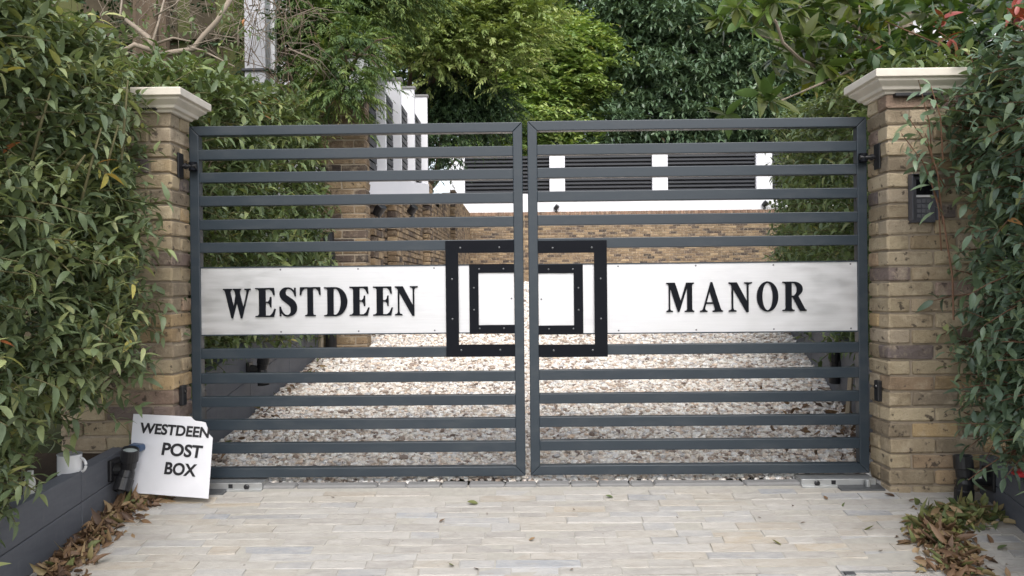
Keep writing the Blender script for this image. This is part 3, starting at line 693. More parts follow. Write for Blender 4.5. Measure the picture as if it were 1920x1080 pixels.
# ------------------------------------------------------------------ spotlights on the planters
def spot(loc, wallx, side, up, down, label, sticker=False, scale=1.0):
    loc = Vector(loc); e = empty('wall_spotlight', loc, label, 'spotlight', 'twin black spotlights on the planters')
    s = scale
    mb = MB(); xa, xb = sorted((wallx, wallx+side*.02*s)); mb.box(xa, xb, loc.y-.045*s, loc.y+.045*s, loc.z-.05*s, loc.z+.05*s); mb.build('back_plate', M_blackmat, e, bevel=.006)
    mb = MB(); mb.tube([(wallx+side*.018*s, loc.y, loc.z), tuple(loc)], [.032*s, .022*s], 14); mb.build('arm', M_blackmat, e)
    for dr in (up, down):
        dr = Vector(dr).normalized(); st = loc+dr*.012*s
        mb = MB(); mb.lathe([(.010*s, -.03*s), (.026*s, -.02*s), (.034*s, .0), (.036*s, .03*s), (.040*s, .034*s), (.040*s, .088*s), (.036*s, .092*s), (.035*s, .078*s)], st, dr, 20)
        h = mb.build('lamp_head', M_blackmat, e, smooth=False)
        mb = MB(); mb.lathe([(.0345*s, .076*s), (.034*s, .079*s)], st, dr, 20); mb.build('lens', M_glass, h)
    if sticker:
        mb = MB(); mb.box(wallx+side*.045, wallx+side*.062, loc.y-.052, loc.y-.0512, loc.z-.01, loc.z+.016); mb.box(wallx+side*.040, wallx+side*.066, loc.y-.051, loc.y-.03, loc.z-.02, loc.z+.024)
        mb.build('sticker', M_pale, e)
p = W(240, 880, 3.66)
spot(p, -1.93, 1, (.22, -.18, 1), (-.1, -.5, -1), 'twin black spotlight on the front left planter in front of the sign', scale=1.0)
p = W(1809, 898, 3.66)
spot(p, 2.145, -1, (-.03, .1, 1), (.03, .15, -1), 'twin black spotlight on the front right planter with a white sticker', sticker=False, scale=1.05)
mb = MB(); q = W(1837, 890, 3.60); mb.box(q[0]-.008, q[0]+.008, 3.598, 3.602, q[2]-.017, q[2]+.017)
st = mb.build('sticker', M_pale, bpy.data.objects['wall_spotlight.001'])
p = W(492, 690, 4.95)
spot((-1.72, 5.15, p[2]-.03), -1.81, 1, (.25, -.2, 1), (.2, -.2, -1), 'twin black spotlight on the inner left planter seen between the bars')
p = W(1566, 690, 5.35)
spot((p[0], 5.35, p[2]), 2.125, -1, (-.05, 0, 1), (0, .1, -1), 'twin black spotlight on the inner right planter seen between the bars')

# ------------------------------------------------------------------ sign board
zb = float(G(3.70))
def SP(px, py, off=0.0):
    d = ray(px, py); k = .22; y0 = 3.695-off
    t = (y0-k*zb)/(d[1]-k*d[2]); return d*t
out = [(246, 824), (250, 776), (304, 778.5), (358, 781), (362, 786), (366, 789), (376, 790), (385, 792), (389, 803), (392, 814), (398.5, 821), (394.5, 880), (390.5, 935), (320, 929.5), (248, 924)]
e = empty('sign_board', SP(320, 930), 'white board with torn top corners lettered POST BOX, leaning on the left pillar', 'sign')
fr = [SP(*p) for p in out][::-1]; bk = [np.array(p)+np.array([0, .005, -.001]) for p in fr]; n = len(out)
mb = MB(); mb.poly(fr+bk, [list(range(n))[::-1], list(range(n, 2*n))]+[[i, (i+1) % n, n+(i+1) % n, n+i] for i in range(n)]); mb.build('board', M_sign, e)
def sign_text(txt, pl, pr, cap, bold=.03):
    """text whose baseline runs from pixel pl to pixel pr"""
    cu = bpy.data.curves.new('text', 'FONT'); cu.body = txt; cu.size = 1; cu.offset = bold; cu.extrude = .004
    ob = bpy.data.objects.new('text', cu); COL.objects.link(ob)
    dg = bpy.context.evaluated_depsgraph_get(); me = bpy.data.meshes.new_from_object(ob.evaluated_get(dg)); bpy.data.objects.remove(ob)
    co_ = np.array([v.co[:] for v in me.vertices]); co_[:, 0] -= co_[:, 0].min(); wd = co_[:, 0].max(); hh = .729
    A = SP(*pl, .0025); B = SP(*pr, .0025); ux = B-A; ln = np.linalg.norm(ux); ux /= ln
    upd = np.array([0, .22, 1.0]); upd = norm(upd-(upd@ux)*ux); nn = np.cross(ux, upd)
    P2 = A+co_[:, 0:1]*(ln/wd)*ux+co_[:, 1:2]*(cap/hh)*upd+co_[:, 2:3]*nn*.2
    for v, q in zip(me.vertices, P2): v.co = q
    me.update(); link_mesh('lettering', me, M_ink, e)
sign_text('WESTDEEN', (261, 811), (391, 820.5), .049)
sign_text('POST', (302.5, 852), (377.5, 858.5), .058)
sign_text('BOX', (307.5, 888), (366.5, 893), .056)

# ------------------------------------------------------------------ mug, bottle, wrappers
p = W(131, 893, 3.42); cz = -.787
e = empty('mug', (p[0], 3.42, p[2]), 'white enamel mug standing on the left planter edge', 'mug')
r = .049; hgt = .098
mb = MB(); mb.lathe([(r*.86, 0), (r*.95, .004), (r, .015), (r, hgt-.003), (r*1.03, hgt), (r*.98, hgt+.001), (r*.95, hgt-.004), (r*.93, .01), (.001, .008)], (p[0], 3.42, p[2]), (0, 0, 1), 32); mb.build('body', M_enamel, e, smooth=True)
mb = MB(); th = np.linspace(-1.45, 1.45, 14); mb.tube([(p[0]+r*.9+.034*math.cos(a), 3.42-.012*math.cos(a), p[2]+hgt*.52+.030*math.sin(a)*1.05) for a in th], .0058, 8); mb.build('handle', M_enamel, e, smooth=True)
mb = MB(); mb.lathe([(r*1.032, hgt-.0015), (r*1.04, hgt), (r*1.03, hgt+.0018), (r*.975, hgt+.001)], (p[0], 3.42, p[2]), (0, 0, 1), 32); mb.build('rim', plain('rim_grey', (.25, .27, .3), .3), e, smooth=True)
p = W(57, 944, 3.14)
mb = MB(); mb.lathe([(.018, 0), (.021, .004), (.021, .085), (.017, .1), (.012, .112), (.012, .13), (.008, .132)], (p[0]+.005, 3.12, p[2]+.004), (.04, .05, 1), 18)
tag(mb.build('bottle', M_plasticpale, None, smooth=True), 'small pale plastic bottle half hidden in leaves on the left planter', 'bottle')
p = W(254, 846, 3.72)
mb = MB(); mb.hexa([(p[0]-.035, 3.70, p[2]), (p[0]+.03, 3.70, p[2]-.004), (p[0]+.034, 3.76, p[2]), (p[0]-.03, 3.76, p[2])], [(p[0]-.033, 3.70, p[2]+.03), (p[0]+.028, 3.70, p[2]+.033), (p[0]+.03, 3.76, p[2]+.028), (p[0]-.03, 3.76, p[2]+.036)])
o = mb.build('wrapper', M_blue, None, bevel=.008); tag(o, 'crumpled blue wrapper lying behind the spotlight beside the sign', 'litter')
p = W(1916, 889, 3.3)
mb = MB(); mb.hexa([(p[0]-.03, 3.28, p[2]-.01), (p[0]+.06, 3.27, p[2]-.012), (p[0]+.06, 3.36, p[2]-.01), (p[0]-.02, 3.35, p[2]-.008)], [(p[0]-.02, 3.285, p[2]+.012), (p[0]+.05, 3.28, p[2]+.02), (p[0]+.05, 3.35, p[2]+.022), (p[0]-.01, 3.34, p[2]+.01)])
tag(mb.build('wrapper', M_red, None, bevel=.006), 'bright red wrapper lying in the right planter at the frame edge', 'litter')

# inspection cover set in the paving
a = GP(1575, 1073); b = GP(1775, 1074)
e = empty('inspection_cover', a, 'inset inspection cover with a thin metal rim at the bottom right of the paving', 'drain cover')
mb = MB()
def gslab(x0, x1, y0, y1, h): 
    z0, z1 = float(G(y0))+h, float(G(y1))+h
    mb.hexa([(x0, y0, z0-.03), (x1, y0, z0-.03), (x1, y1, z1-.03), (x0, y1, z1-.03)], [(x0, y0, z0), (x1, y0, z0), (x1, y1, z1), (x0, y1, z1)])
yy = a[1]
gslab(a[0], b[0], yy-.006, yy, .006); gslab(a[0], b[0], yy-.45, yy-.444, .006); gslab(a[0], a[0]+.006, yy-.443, yy-.0065, .006); gslab(b[0]-.006, b[0], yy-.443, yy-.0065, .006)
mb.build('rim', M_galv, e)
mb = MB(); gslab(a[0]+.01, a[0]+.05, yy-.032, yy-.009, .008); mb.build('lifting_key', M_rusty, e, bevel=.002)
mb = MB(); gslab(a[0]+.0075, b[0]-.0075, yy-.442, yy-.033, .004); mb.build('tray', M_sett, e)

# ------------------------------------------------------------------ brick and rendered walls inside
def brickrun(mb, p0, p1, z0a, z0b, z1a, z1b, thick=.1, Lb=.215, seed=0, step=True):
    """stretcher courses between two xy points; top follows the line z1a..z1b in steps, bottom z0"""
    p0 = np.array(p0, float); p1 = np.array(p1, float); L = np.linalg.norm(p1-p0); u = (p1-p0)/L; nrm_ = np.array([-u[1], u[0]])
    cen = []; half = []; zt = max(z1a, z1b); zb_ = min(z0a, z0b); k = 0; z = zt
    while z > zb_:
        s = -.1125 if k % 2 else 0.0
        while s < L:
            a, b = max(s, 0), min(s+Lb, L)
            if b-a > .03:
                m = (a+b)/2/L; top = z1a+(z1b-z1a)*m; bot = z0a+(z0b-z0a)*m
                if z-.065 < top-.03 and z > bot-.05:
                    c = p0+u*(a+b)/2; cen.append((c[0], c[1], z-.0325)); half.append(((b-a)/2, thick/2, .0325))
            s += Lb+.01
        z -= .075; k += 1
    bricks(mb, cen, half, np.array([u[0], u[1], 0]), ch=.005, jit=.002)
# near left pier
e = empty('brick_pier', (-1.65, 7.3, float(G(7.3))), 'brown brick pier with flat top at the end of the inner left hedge', 'brick pier')
mb = MB(); zt = 1.72; k = 0; z = zt; cen = []; half = []
while z > float(G(7.4))-.1:
    ls = [.215, .215] if k % 2 == 0 else [.1025, .215, .1025]
    pos = -1.432
    for l in ls:
        for yc in (7.25, 7.36):
            cen.append((pos-l/2, yc, z-.0325)); half.append((l/2, .0512, .0325))
        pos -= l+.01
    z -= .075; k += 1
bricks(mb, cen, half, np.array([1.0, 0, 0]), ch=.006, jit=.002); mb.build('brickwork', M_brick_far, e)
mb = MB(); mb.box(-1.865, -1.439, 7.206, 7.404, float(G(7.4))-.1, zt-.005); mb.build('mortar', M_mortar, e)
# white louvred wall on a brick base, running up the left side
XL, XR = -1.49, -1.595
def zbase(y): return .89+.113*(y-7.9)          # underside of the white band
def zlouv(y): return 1.10+.115*(y-7.9)
def ztopf(y): return 2.36+.165*(y-8.6)
e = empty('louvred_wall', (-1.6, 10, 0), 'white rendered wall with dark louvres stepping up the left side of the drive', 'wall')
mb = MB(); mb.hexa([(XL-.3, 7.43, zbase(7.43)), (XL, 7.43, zbase(7.43)), (XL, 12.6, zbase(12.6)), (XL-.3, 12.6, zbase(12.6))], [(XL-.3, 7.43, zlouv(7.43)), (XL, 7.43, zlouv(7.43)), (XL, 12.6, zlouv(12.6)), (XL-.3, 12.6, zlouv(12.6))]); mb.build('base_band', M_white, e)
ys = [7.46, 8.60, 9.70, 10.93, 12.42]
for i, yv in enumerate(ys):
    mb = MB(); t_ = ztopf(yv); mb.box(XL-.28, XL+.002, yv, yv+.07, zlouv(yv)-.02, t_); po = mb.build('post', M_white, e)
    mb = MB(); mb.box(XL-.30, XL+.022, yv-.02, yv+.09, t_+.001, t_+.035); mb.build('post_cap', M_kerb, po, bevel=.004)
    if i < 4:
        y0, y1 = yv+.07, ys[i+1]; mb = MB(); z = zlouv(y1)+.03
        while z < ztopf(yv)-.12:
            mb.hexa([(XR-.075, y0, z+.01), (XR+.01, y0, z-.035), (XR+.01, y1, z-.035), (XR-.075, y1, z+.01)], [(XR-.075, y0, z+.075), (XR+.012, y0, z+.028), (XR+.012, y1, z+.028), (XR-.075, y1, z+.075)]); z += .082
        mb.box(XR-.12, XR-.10, y0, y1, zlouv(y0), ztopf(yv)-.1); mb.build('louvre', M_louvre, e)
e = empty('brick_wall', (-1.6, 13, 0), 'brown brick retaining wall with shallow piers below the white louvred wall', 'wall')
mb = MB()
brickrun(mb, (-1.65, 7.9), (-1.65, 16.5), -.15, .0, zbase(7.9)+.15, zbase(12.6)+.17) if False else None
brickrun(mb, (-1.65, 7.45), (-1.65, 12.62), -.65, -.15, zbase(7.9)+.12, zbase(12.6)+.12)
for ya, yb_, tp in ((12.63, 15.2, 1.50), (15.21, 18.6, 1.80), (18.61, 23.98, 2.22)): brickrun(mb, (-1.65, ya), (-1.65, yb_), -.25, -.25, tp, tp)
for yv in (7.98, 9.35, 12.7, 17.5):
    for dx in (0,):
        brickrun(mb, (-1.60, yv), (-1.49, yv), float(G(yv))-.05, float(G(yv))-.05, min(zbase(yv), 1.9)-.01+(.25 if yv > 12.5 else 0), min(zbase(yv), 1.9)-.01+(.25 if yv > 12.5 else 0))
        brickrun(mb, (-1.54, yv+.06), (-1.54, yv+.44), float(G(yv))-.05, float(G(yv))-.05, min(zbase(yv), 1.9)-.01+(.25 if yv > 12.5 else 0), min(zbase(yv), 1.9)-.01+(.25 if yv > 12.5 else 0))
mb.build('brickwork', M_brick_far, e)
mb = MB(); mb.hexa([(-1.9, 7.45, -.7), (-1.608, 7.45, -.7), (-1.608, 12.62, -.3), (-1.9, 12.62, -.3)], [(-1.9, 7.45, zbase(7.45)+.01), (-1.608, 7.45, zbase(7.45)+.01), (-1.608, 12.62, zbase(12.6)+.01), (-1.9, 12.62, zbase(12.6)+.01)])
for ya, yb_, tp in ((12.64, 15.2, 1.50), (15.21, 18.6, 1.80), (18.61, 23.98, 2.22)): mb.box(-1.9, -1.608, ya, yb_, -.3, tp-.005); mb.build('mortar', M_mortar, e)

# wall across the top of the drive
YE = 24.0
def ez(py, px): return float(W(px, py, YE)[2])
def ex(px): return float(W(px, 400, YE)[0])
e = empty('end_wall', (3, YE, 0), 'long brick wall closing the drive, topped by white posts and dark louvres', 'wall')
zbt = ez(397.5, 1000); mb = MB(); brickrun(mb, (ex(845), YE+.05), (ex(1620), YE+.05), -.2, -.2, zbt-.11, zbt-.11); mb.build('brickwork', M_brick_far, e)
mb = MB(); cen = []; half = []; x = ex(845)
while x < ex(1620): cen.append((x+.0325, YE+.05, zbt-.052)); half.append((.0325, .06, .052)); x += .075
bricks(mb, cen, half, np.array([1.0, 0, 0]), ch=.006, jit=.002); mb.build('soldier_course', M_brick_red, e)
mb = MB(); mb.box(ex(846), ex(1620), YE+.012, YE+.2, -.2, zbt-.004); mb.build('mortar', M_mortar, e)
zw = zbt+.56; ztp = ez(290, 1040)
mb = MB(); mb.box(ex(868), ex(1620), YE+.04, YE+.3, zbt+.002, zw); mb.build('base_band', M_white, e)
pxs = [(843, 872), (1031, 1060), (1224, 1253), (1419, 1449), (1612, 1642)]
for a, b in pxs:
    mb = MB(); mb.box(ex(a), ex(b), YE, YE+.3, zw-.02 if a > 860 else .9, ztp+.02); mb.build('post', M_white, e, bevel=.01)
for (a, b), (c, d) in zip(pxs[:-1], pxs[1:]):
    mb = MB(); z = zw+.05
    while z < ztp-.03:
        mb.hexa([(ex(b), YE+.10, z), (ex(c), YE+.10, z), (ex(c), YE+.19, z+.045), (ex(b), YE+.19, z+.045)], [(ex(b), YE+.10, z+.05), (ex(c), YE+.10, z+.05), (ex(c), YE+.19, z+.095), (ex(b), YE+.19, z+.095)]); z += .115
    mb.box(ex(b), ex(c), YE+.21, YE+.23, zw, ztp-.02); mb.build('louvre', M_louvre, e)
def small_spot(p, label, s=1.0):
    e = empty('garden_spotlight', p, label, 'spotlight', 'small black spotlights on the brick walls')
    mb = MB(); mb.lathe([(.035*s, 0), (.035*s, .015*s), (.012*s, .02*s), (.012*s, .06*s)], p, (0, 0, 1), 12); mb.build('stem', M_blackmat, e)
    mb = MB(); q = Vector(p)+Vector((0, 0, .10*s)); mb.lathe([(.03*s, -.06*s), (.05*s, -.05*s), (.055*s, .06*s), (.05*s, .065*s)], q, (.5, -.3, .6), 14); mb.build('lamp_head', M_blackmat, e)
small_spot((ex(1043), YE-.02, zbt), 'small black spotlight standing on the far wall near its second post', 1.25)
small_spot((ex(1434), YE-.02, zbt+.02), 'small black spotlight standing on the far wall near the right hedge', 1.4)
p = W(697, 408, 7.98); small_spot((-1.45, 7.95, p[2]-.03), 'small black spotlight on the brick wall close to the pier')
p = W(776, 408, 9.4); small_spot((-1.43, 10.2, W(776, 408, 10.2)[2]), 'small black spotlight on the brick wall beyond the pier')

# ------------------------------------------------------------------ left background: fence, posts, house wall
e = empty('wooden_fence', (-3.4, 8.3, 0), 'weathered wooden fence boards with green algae behind the left hedge', 'fence')
x = -6.5; mb1 = MB(); mb2 = MB(); i = 0
while x < -2.75:
    wv = R.uniform(.13, .16); (mb2 if R.random() < .3 else mb1).box(x, x+wv-.002, 8.3+R.uniform(0, .012), 8.325, -.6, 3.6); x += wv
mb1.build('boards', M_oldwood, e); mb2.build('algae_boards', M_greenwood, e)
for zz in (1.62, 2.1, 2.62):
    mb = MB(); mb.box(-6.5, -2.75, 8.23, 8.298, zz, zz+.07); mb.build('rail', M_oldwood, e)
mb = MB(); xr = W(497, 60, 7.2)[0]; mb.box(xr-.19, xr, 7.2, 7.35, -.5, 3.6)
e = empty('white_post', (xr-.1, 7.3, -.5), 'white rendered post, front coloured grey for tree shade, with a dark band among the branches on the left', 'post'); mb.build('shaft', M_postshade, e)
mb = MB(); mb.box(xr-.03, xr+.036, 7.36, 7.43, -.5, 3.6); mb.build('lit_side', M_white, e)  # separate white strip stands in for the post's lit side
mb = MB(); zz = W(490, 131, 7.2)[2]; mb.box(xr-.215, xr+.025, 7.175, 7.495, zz-.012, zz+.012); mb.build('band', M_louvre, e, bevel=.004)
e = empty('house', (-3.0, 10.5, 0), 'white house wall glimpsed between the conifer branches on the left', 'house')
mb = MB(); mb.box(-3.35, -2.35, 10.2, 14, -.4, 4.6); mb.build('wall', M_white, e)
mb = MB(); mb.box(-3.45, -2.25, 10.0, 14, 4.602, 4.8); mb.build('roof', M_louvre, e)
e = empty('house', (10, 16, 0), 'pale house with grey downpipe glimpsed behind the magnolia on the right', 'house')
mb = MB(); mb.box(7.8, 14, 16, 16.6, -.3, 5.4); mb.build('wall', M_white, e)
mb = MB(); mb.box(7.6, 14.2, 15.8, 16.8, 5.402, 5.7); mb.build('roof', M_louvre, e)
mb = MB(); mb.tube([(8.17, 15.92, -.2), (8.17, 15.92, 5.4)], .07, 10); mb.build('downpipe', M_kerb, e)

# ------------------------------------------------------------------ hedges
def hedge(label, P, D, n, L, Wd, mat, length=(.16, .30), K=4, stemmat=None, loc=None, extra=None, group=None, **kw):
    e = empty('hedge', loc, label, 'hedge', group)
    mb = MB(); st = MB()
    shoots(mb, P, D, NR.uniform(*length, len(P)), n, L, Wd, K=K, stems=st, srad=.0028, **kw)
    if extra: extra(mb, st)
    mb.build('foliage', mat, e, smooth=True); st.build('stems', stemmat or M_twig, e)
    return e
def boxhedge(N, y0, y1, z0, ztop, face, side, depth, top_w, seed):
    """base points and directions on the drive side and top of a clipped hedge"""
    rng = NR; A = (y1-y0)*1.7; B = (y1-y0)*top_w; nf = int(N*A/(A+B)); nt_ = N-nf
    y = rng.uniform(y0, y1, nf); zt = ztop(y); zl = z0(y) if callable(z0) else z0; z = zl+(zt-zl)*rng.random(nf)
    d = np.abs(rng.normal(0, depth, nf)); x = face(y, z)+side*0-side*d*1.0-side*.05*lump(y*1.6, z*1.6, seed)
    Pf = np.stack([x, y, z], 1); Df = np.stack([np.full(nf, side*.75), rng.normal(-.25, .45, nf), rng.normal(.35, .45, nf)], 1)
    y = rng.uniform(y0, y1, nt_); u = rng.random(nt_)*top_w; x = face(y, ztop(y))-side*u; z = ztop(y)-np.abs(rng.normal(0, depth*.8, nt_))+.06*lump(x*2, y*2, seed)+.1*u
    Pt = np.stack([x, y, z], 1); Dt = np.stack([rng.normal(side*.2, .4, nt_), rng.normal(-.2, .4, nt_), np.full(nt_, .8)], 1)
    return np.concatenate([Pf, Pt]), np.concatenate([Df, Dt])
HG = 'laurel hedges lining the drive'
# front left
P, D = boxhedge(3000, 2.1, 3.72, lambda y: np.where(y > 3.2, -.60, -.62-.25*np.minimum(3.2-y, .4)), lambda y: 1.02+.14*np.maximum(0, 3.5-y)+0*y, lambda y, z: -1.86-.10*np.clip(z-.3, 0, 1)-.9*np.clip(-.30-z, 0, .25)+0*y, 1, .13, 1.2, 1)
n_ = 300; yq = NR.uniform(2.1, 3.3, n_); P = np.concatenate([P, np.stack([-2.2-np.abs(NR.normal(0, .12, n_)), yq, NR.uniform(-.74, -.3, n_)], 1)]); D = np.concatenate([D, np.stack([np.full(n_, .6), NR.normal(-.3, .4, n_), NR.normal(.15, .4, n_)], 1)])
n_ = 110; yq = NR.uniform(2.4, 3.2, n_); P = np.concatenate([P, np.stack([-1.98-np.abs(NR.normal(0, .08, n_)), yq, NR.uniform(-.80, -.5, n_)], 1)]); D = np.concatenate([D, np.stack([np.full(n_, .5), NR.normal(-.2, .4, n_), NR.normal(0, .4, n_)], 1)])
k_ = ~((P[:, 1] > 2.95) & (P[:, 2] < -.54)); P, D = P[k_], D[k_]
def longstems(mb, st):
    for a, b, c in [((152, 380), (190, 240), 3.2), ((190, 350), (222, 235), 3.3), ((135, 330), (160, 290), 3.1), ((170, 690), (205, 590), 3.25), ((60, 300), (95, 170), 3.0), ((228, 300), (240, 150), 3.4)]:
        p = W(*a, c-.12); q = W(*b, c-.14); st.tube([p, (p+q)/2+np.array([.01, -.02, 0]), q], [.0055, .005, .003], 6)
hedge('tall leafy laurel hedge in the front left planter above the mug', P, D, 13, .058, .0112, M_laurel, loc=(-2.3, 3.0, -.79), group=HG, extra=longstems, a=.5, c=-.5, droop=.2, bend=.62, nj=.28)
# front right
P, D = boxhedge(3100, 2.2, 3.72, -.70, lambda y: .86+0*y, lambda y, z: 2.13-.14*(3.6-y)-.05*np.sin(3*z)+.07*np.exp(-((z-.3)/.3)**2), -1, .13, 1.2, 2)
def sparse(mb, st):
    for a, b, c in [((1768, 420), (1735, 250), 3.58), ((1765, 350), (1700, 215), 3.62), ((1760, 380), (1690, 250), 3.6), ((1750, 330), (1722, 150), 3.6), ((1768, 300), (1745, 160), 3.5), ((1765, 470), (1742, 330), 3.6), ((1772, 350), (1718, 300), 3.62)]:
        p = W(*a, c); q = W(*b, c-.05); mid = (p+q)/2+np.array([0, -.03, .02])
        st.tube([p, mid, q], [.0035, .0028, .0018], 5)
        d = q-p; shoots(mb, np.array([p+d*.45]), np.array([d]), np.linalg.norm(d)*.6, 8, .065, .012, a=.4, b=.7, c=.6, droop=.05, tshift=[.75])
    p = W(1786, 520, 3.55); q = W(1768, 405, 3.55); st.tube([p, q], .004, 6)
    st.tube([W(1788, 600, 3.55), p], .004, 6)
hedge('dense blue-green laurel hedge in the front right planter by the intercom', P, D, 13, .057, .0116, M_laurel_dark, loc=(2.6, 3.0, -.85), group=HG, extra=sparse, stemmat=M_redtwig, a=.5, c=-.42, droop=.2, bend=.62, nj=.3)
# inner left and right
P, D = boxhedge(2500, 4.1, 7.05, -.40, lambda y: 1.10+.14*np.minimum(y-4.1, 2.2)-.25*np.maximum(y-6.4, 0), lambda y, z: -1.86+.02*np.sin(4*y), 1, .13, 1.4, 3)
hedge('inner left laurel hedge behind the barred gate, up to the brick pier', P, D, 11, .068, .0126, M_laurel_in, loc=(-2.3, 5.5, -.4), group=HG, K=3, a=.5, c=-.5, droop=.2, bend=.62, nj=.28)
P, D = boxhedge(2900, 4.1, 8.6, -.40, lambda y: 1.0+.155*(y-4.1), lambda y, z: 1.99+.19*(y-4.1), -1, .13, 1.3, 4)
hedge('inner right laurel hedge behind the barred gate, below the magnolia', P, D, 11, .068, .0126, M_laurel_in, loc=(2.7, 6.2, -.4), group=HG, K=3, a=.5, c=-.5, droop=.2, bend=.62, nj=.28)

# ------------------------------------------------------------------ trees
def blob_points(blobs, N, lo=.55):
    vol = np.array([b[1][0]*b[1][2]+b[1][0]*b[1][1] for b in blobs], float); k = NR.choice(len(blobs), N, p=vol/vol.sum())
    c = np.array([b[0] for b in blobs], float)[k]; r = np.array([b[1] for b in blobs], float)[k]
    u = norm(NR.normal(0, 1, (N, 3))); rr = NR.uniform(lo**2, 1.0, N)**.5
    u[:, 1] = np.where(NR.random(N) < .6, -np.abs(u[:, 1]), u[:, 1])
    lm = 1+.22*lump(u[:, 0]*2.2+k, u[:, 2]*2.2, k*1.3)
    return c+u*r*(rr*lm)[:, None], u
def trunk_tree(name, label, cat, base, blobs, trunk_r, mat_leaf, leaf_fn, bark=None, group=None, limbs=True):
    base = np.array(base, float); e = empty(name, base, label, cat, group)
    tr = MB(); cs = np.array([b[0] for b in blobs], float); cc = cs.mean(0)
    top = np.array([cc[0], cc[1], cs[:, 2].max()])
    pts = [base, base+(top-base)*np.array([.15, .15, .35]), base+(top-base)*np.array([.6, .6, .7]), top]
    tr.tube(pts, [trunk_r, trunk_r*.8, trunk_r*.5, trunk_r*.15], 10)
    for c in cs:
        s = base+(top-base)*np.array([.3, .3, .5]); m = (s+c)/2+np.array([R.uniform(-.1, .1), 0, -.1]); tr.tube([s, m, c], [trunk_r*.4, trunk_r*.28, trunk_r*.08], 7)
        for _ in range(5):
            v = norm(NR.normal(0, 1, 3))*np.array(blobs[0][1])*.7; tr.tube([c, c+v*.5+np.array([0, 0, .05]), c+v], [trunk_r*.12, trunk_r*.07, trunk_r*.02], 5)
    tr.build('trunk', bark or M_bark, e)
    mb = MB(); leaf_fn(mb, blobs); mb.build('crown', mat_leaf, e, smooth=True)
    return e
def clump(blobs, n, r, flat=.75):
    out = []
    vol = np.array([b[1][0]*b[1][2] for b in blobs]); k = NR.choice(len(blobs), n, p=vol/vol.sum())
    for i in k:
        c, q = np.array(blobs[i][0]), np.array(blobs[i][1]); u = norm(NR.normal(0, 1, 3)); u[1] = -abs(u[1]) if R.random() < .75 else u[1]
        rr = r*R.uniform(.65, 1.4); out.append((tuple(c+u*q*R.uniform(.65, 1.0)), (rr, rr, rr*flat)))
    return out
def cpoints(blobs, N, nc, r, flat):
    P, u = blob_points(clump(blobs, nc, r, flat), int(N*.8), .75); lowz = u[:, 2] < -.25
    u2 = u.copy(); P[lowz, 2] += 0
    keep = ~lowz | (NR.random(len(P)) < .25); P, u2 = P[keep], u2[keep]
    Q, v = blob_points(blobs, int(N*.3), .5)
    return np.concatenate([P, Q]), np.concatenate([u2, v])
def f_rosette(N, n, L, Wd, lo=.5, K=2, up=.5, bend=.2, nc=90, r=.6, flat=.7):
    def f(mb, blobs):
        P, u = cpoints(blobs, N, nc, r, flat); N_ = len(P); D = norm(u+np.array([0, -.1, up])); sh = np.clip(.4+NR.normal(0, .3, N_), 0, 1)
        shoots(mb, P, D, L*.35, n, L, Wd, a=.45, b=1.0, c=.05, droop=.05, K=K, bend=bend, fold=.2, t0=.4, tshift=sh, nj=.25)
    return f
def f_spray(N, n, length, L, Wd, lo=.5, K=2, droop=.35, up=.15, nj=.35, nc=80, r=.55, flat=.55):
    def f(mb, blobs):
        P, u = cpoints(blobs, N, nc, r, flat); D = norm(u*np.array([1, 1, .35])+np.array([0, -.1, up])+NR.normal(0, .25, (len(P), 3)))
        shoots(mb, P, D, NR.uniform(length*.6, length*1.3, len(P)), n, L, Wd, a=.55, b=.85, c=.05, droop=droop, two=True, K=K, bend=.15, fold=.2, nj=nj)
    return f
def f_frond(N, n, length, L, Wd, lo=.45, droop=.55, down=.2, nc=60, r=.3, flat=.8):
    def f(mb, blobs):
        P, u = cpoints(blobs, N, nc, r, flat); D = norm(u*np.array([1, 1, .4])+np.array([0, -.1, .25-down])+NR.normal(0, .3, (len(P), 3)))
        shoots(mb, P, D, NR.uniform(length*.6, length*1.4, len(P)), n, L, Wd, a=.85, b=.55, c=.15, droop=droop, two=True, K=1, bend=.2, fold=.1, taper=.9, nj=.3)
    return f
def B(px, py, Y, rx, ry, rz): return (tuple(W(px, py, Y)), (rx, ry, rz))

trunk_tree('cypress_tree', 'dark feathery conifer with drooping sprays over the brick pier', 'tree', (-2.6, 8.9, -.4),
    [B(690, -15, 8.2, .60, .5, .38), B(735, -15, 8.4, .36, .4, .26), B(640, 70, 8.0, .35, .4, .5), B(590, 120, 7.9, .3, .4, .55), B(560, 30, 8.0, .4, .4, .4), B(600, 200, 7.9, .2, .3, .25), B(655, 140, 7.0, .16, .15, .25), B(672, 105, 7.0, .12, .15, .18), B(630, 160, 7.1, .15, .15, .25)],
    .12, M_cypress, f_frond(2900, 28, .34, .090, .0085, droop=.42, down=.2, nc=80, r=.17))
trunk_tree('golden_conifer', 'yellow-green feathery conifer reaching over the white louvred wall', 'tree', (-2.6, 16.5, -.2),
    [B(800, 40, 14.5, 1.1, 1, .9), B(890, 60, 14.8, 1.0, 1, .8), B(960, 40, 15, .7, .8, .7), B(830, 95, 14.4, .9, .8, .45), B(925, 115, 14.6, .7, .7, .5), B(770, 55, 14.0, .7, .7, .5), B(860, -40, 15, 1.6, 1, .9)],
    .2, M_golden, f_frond(3600, 18, .50, .15, .026, droop=.3, down=-.05, nc=110, r=.34))
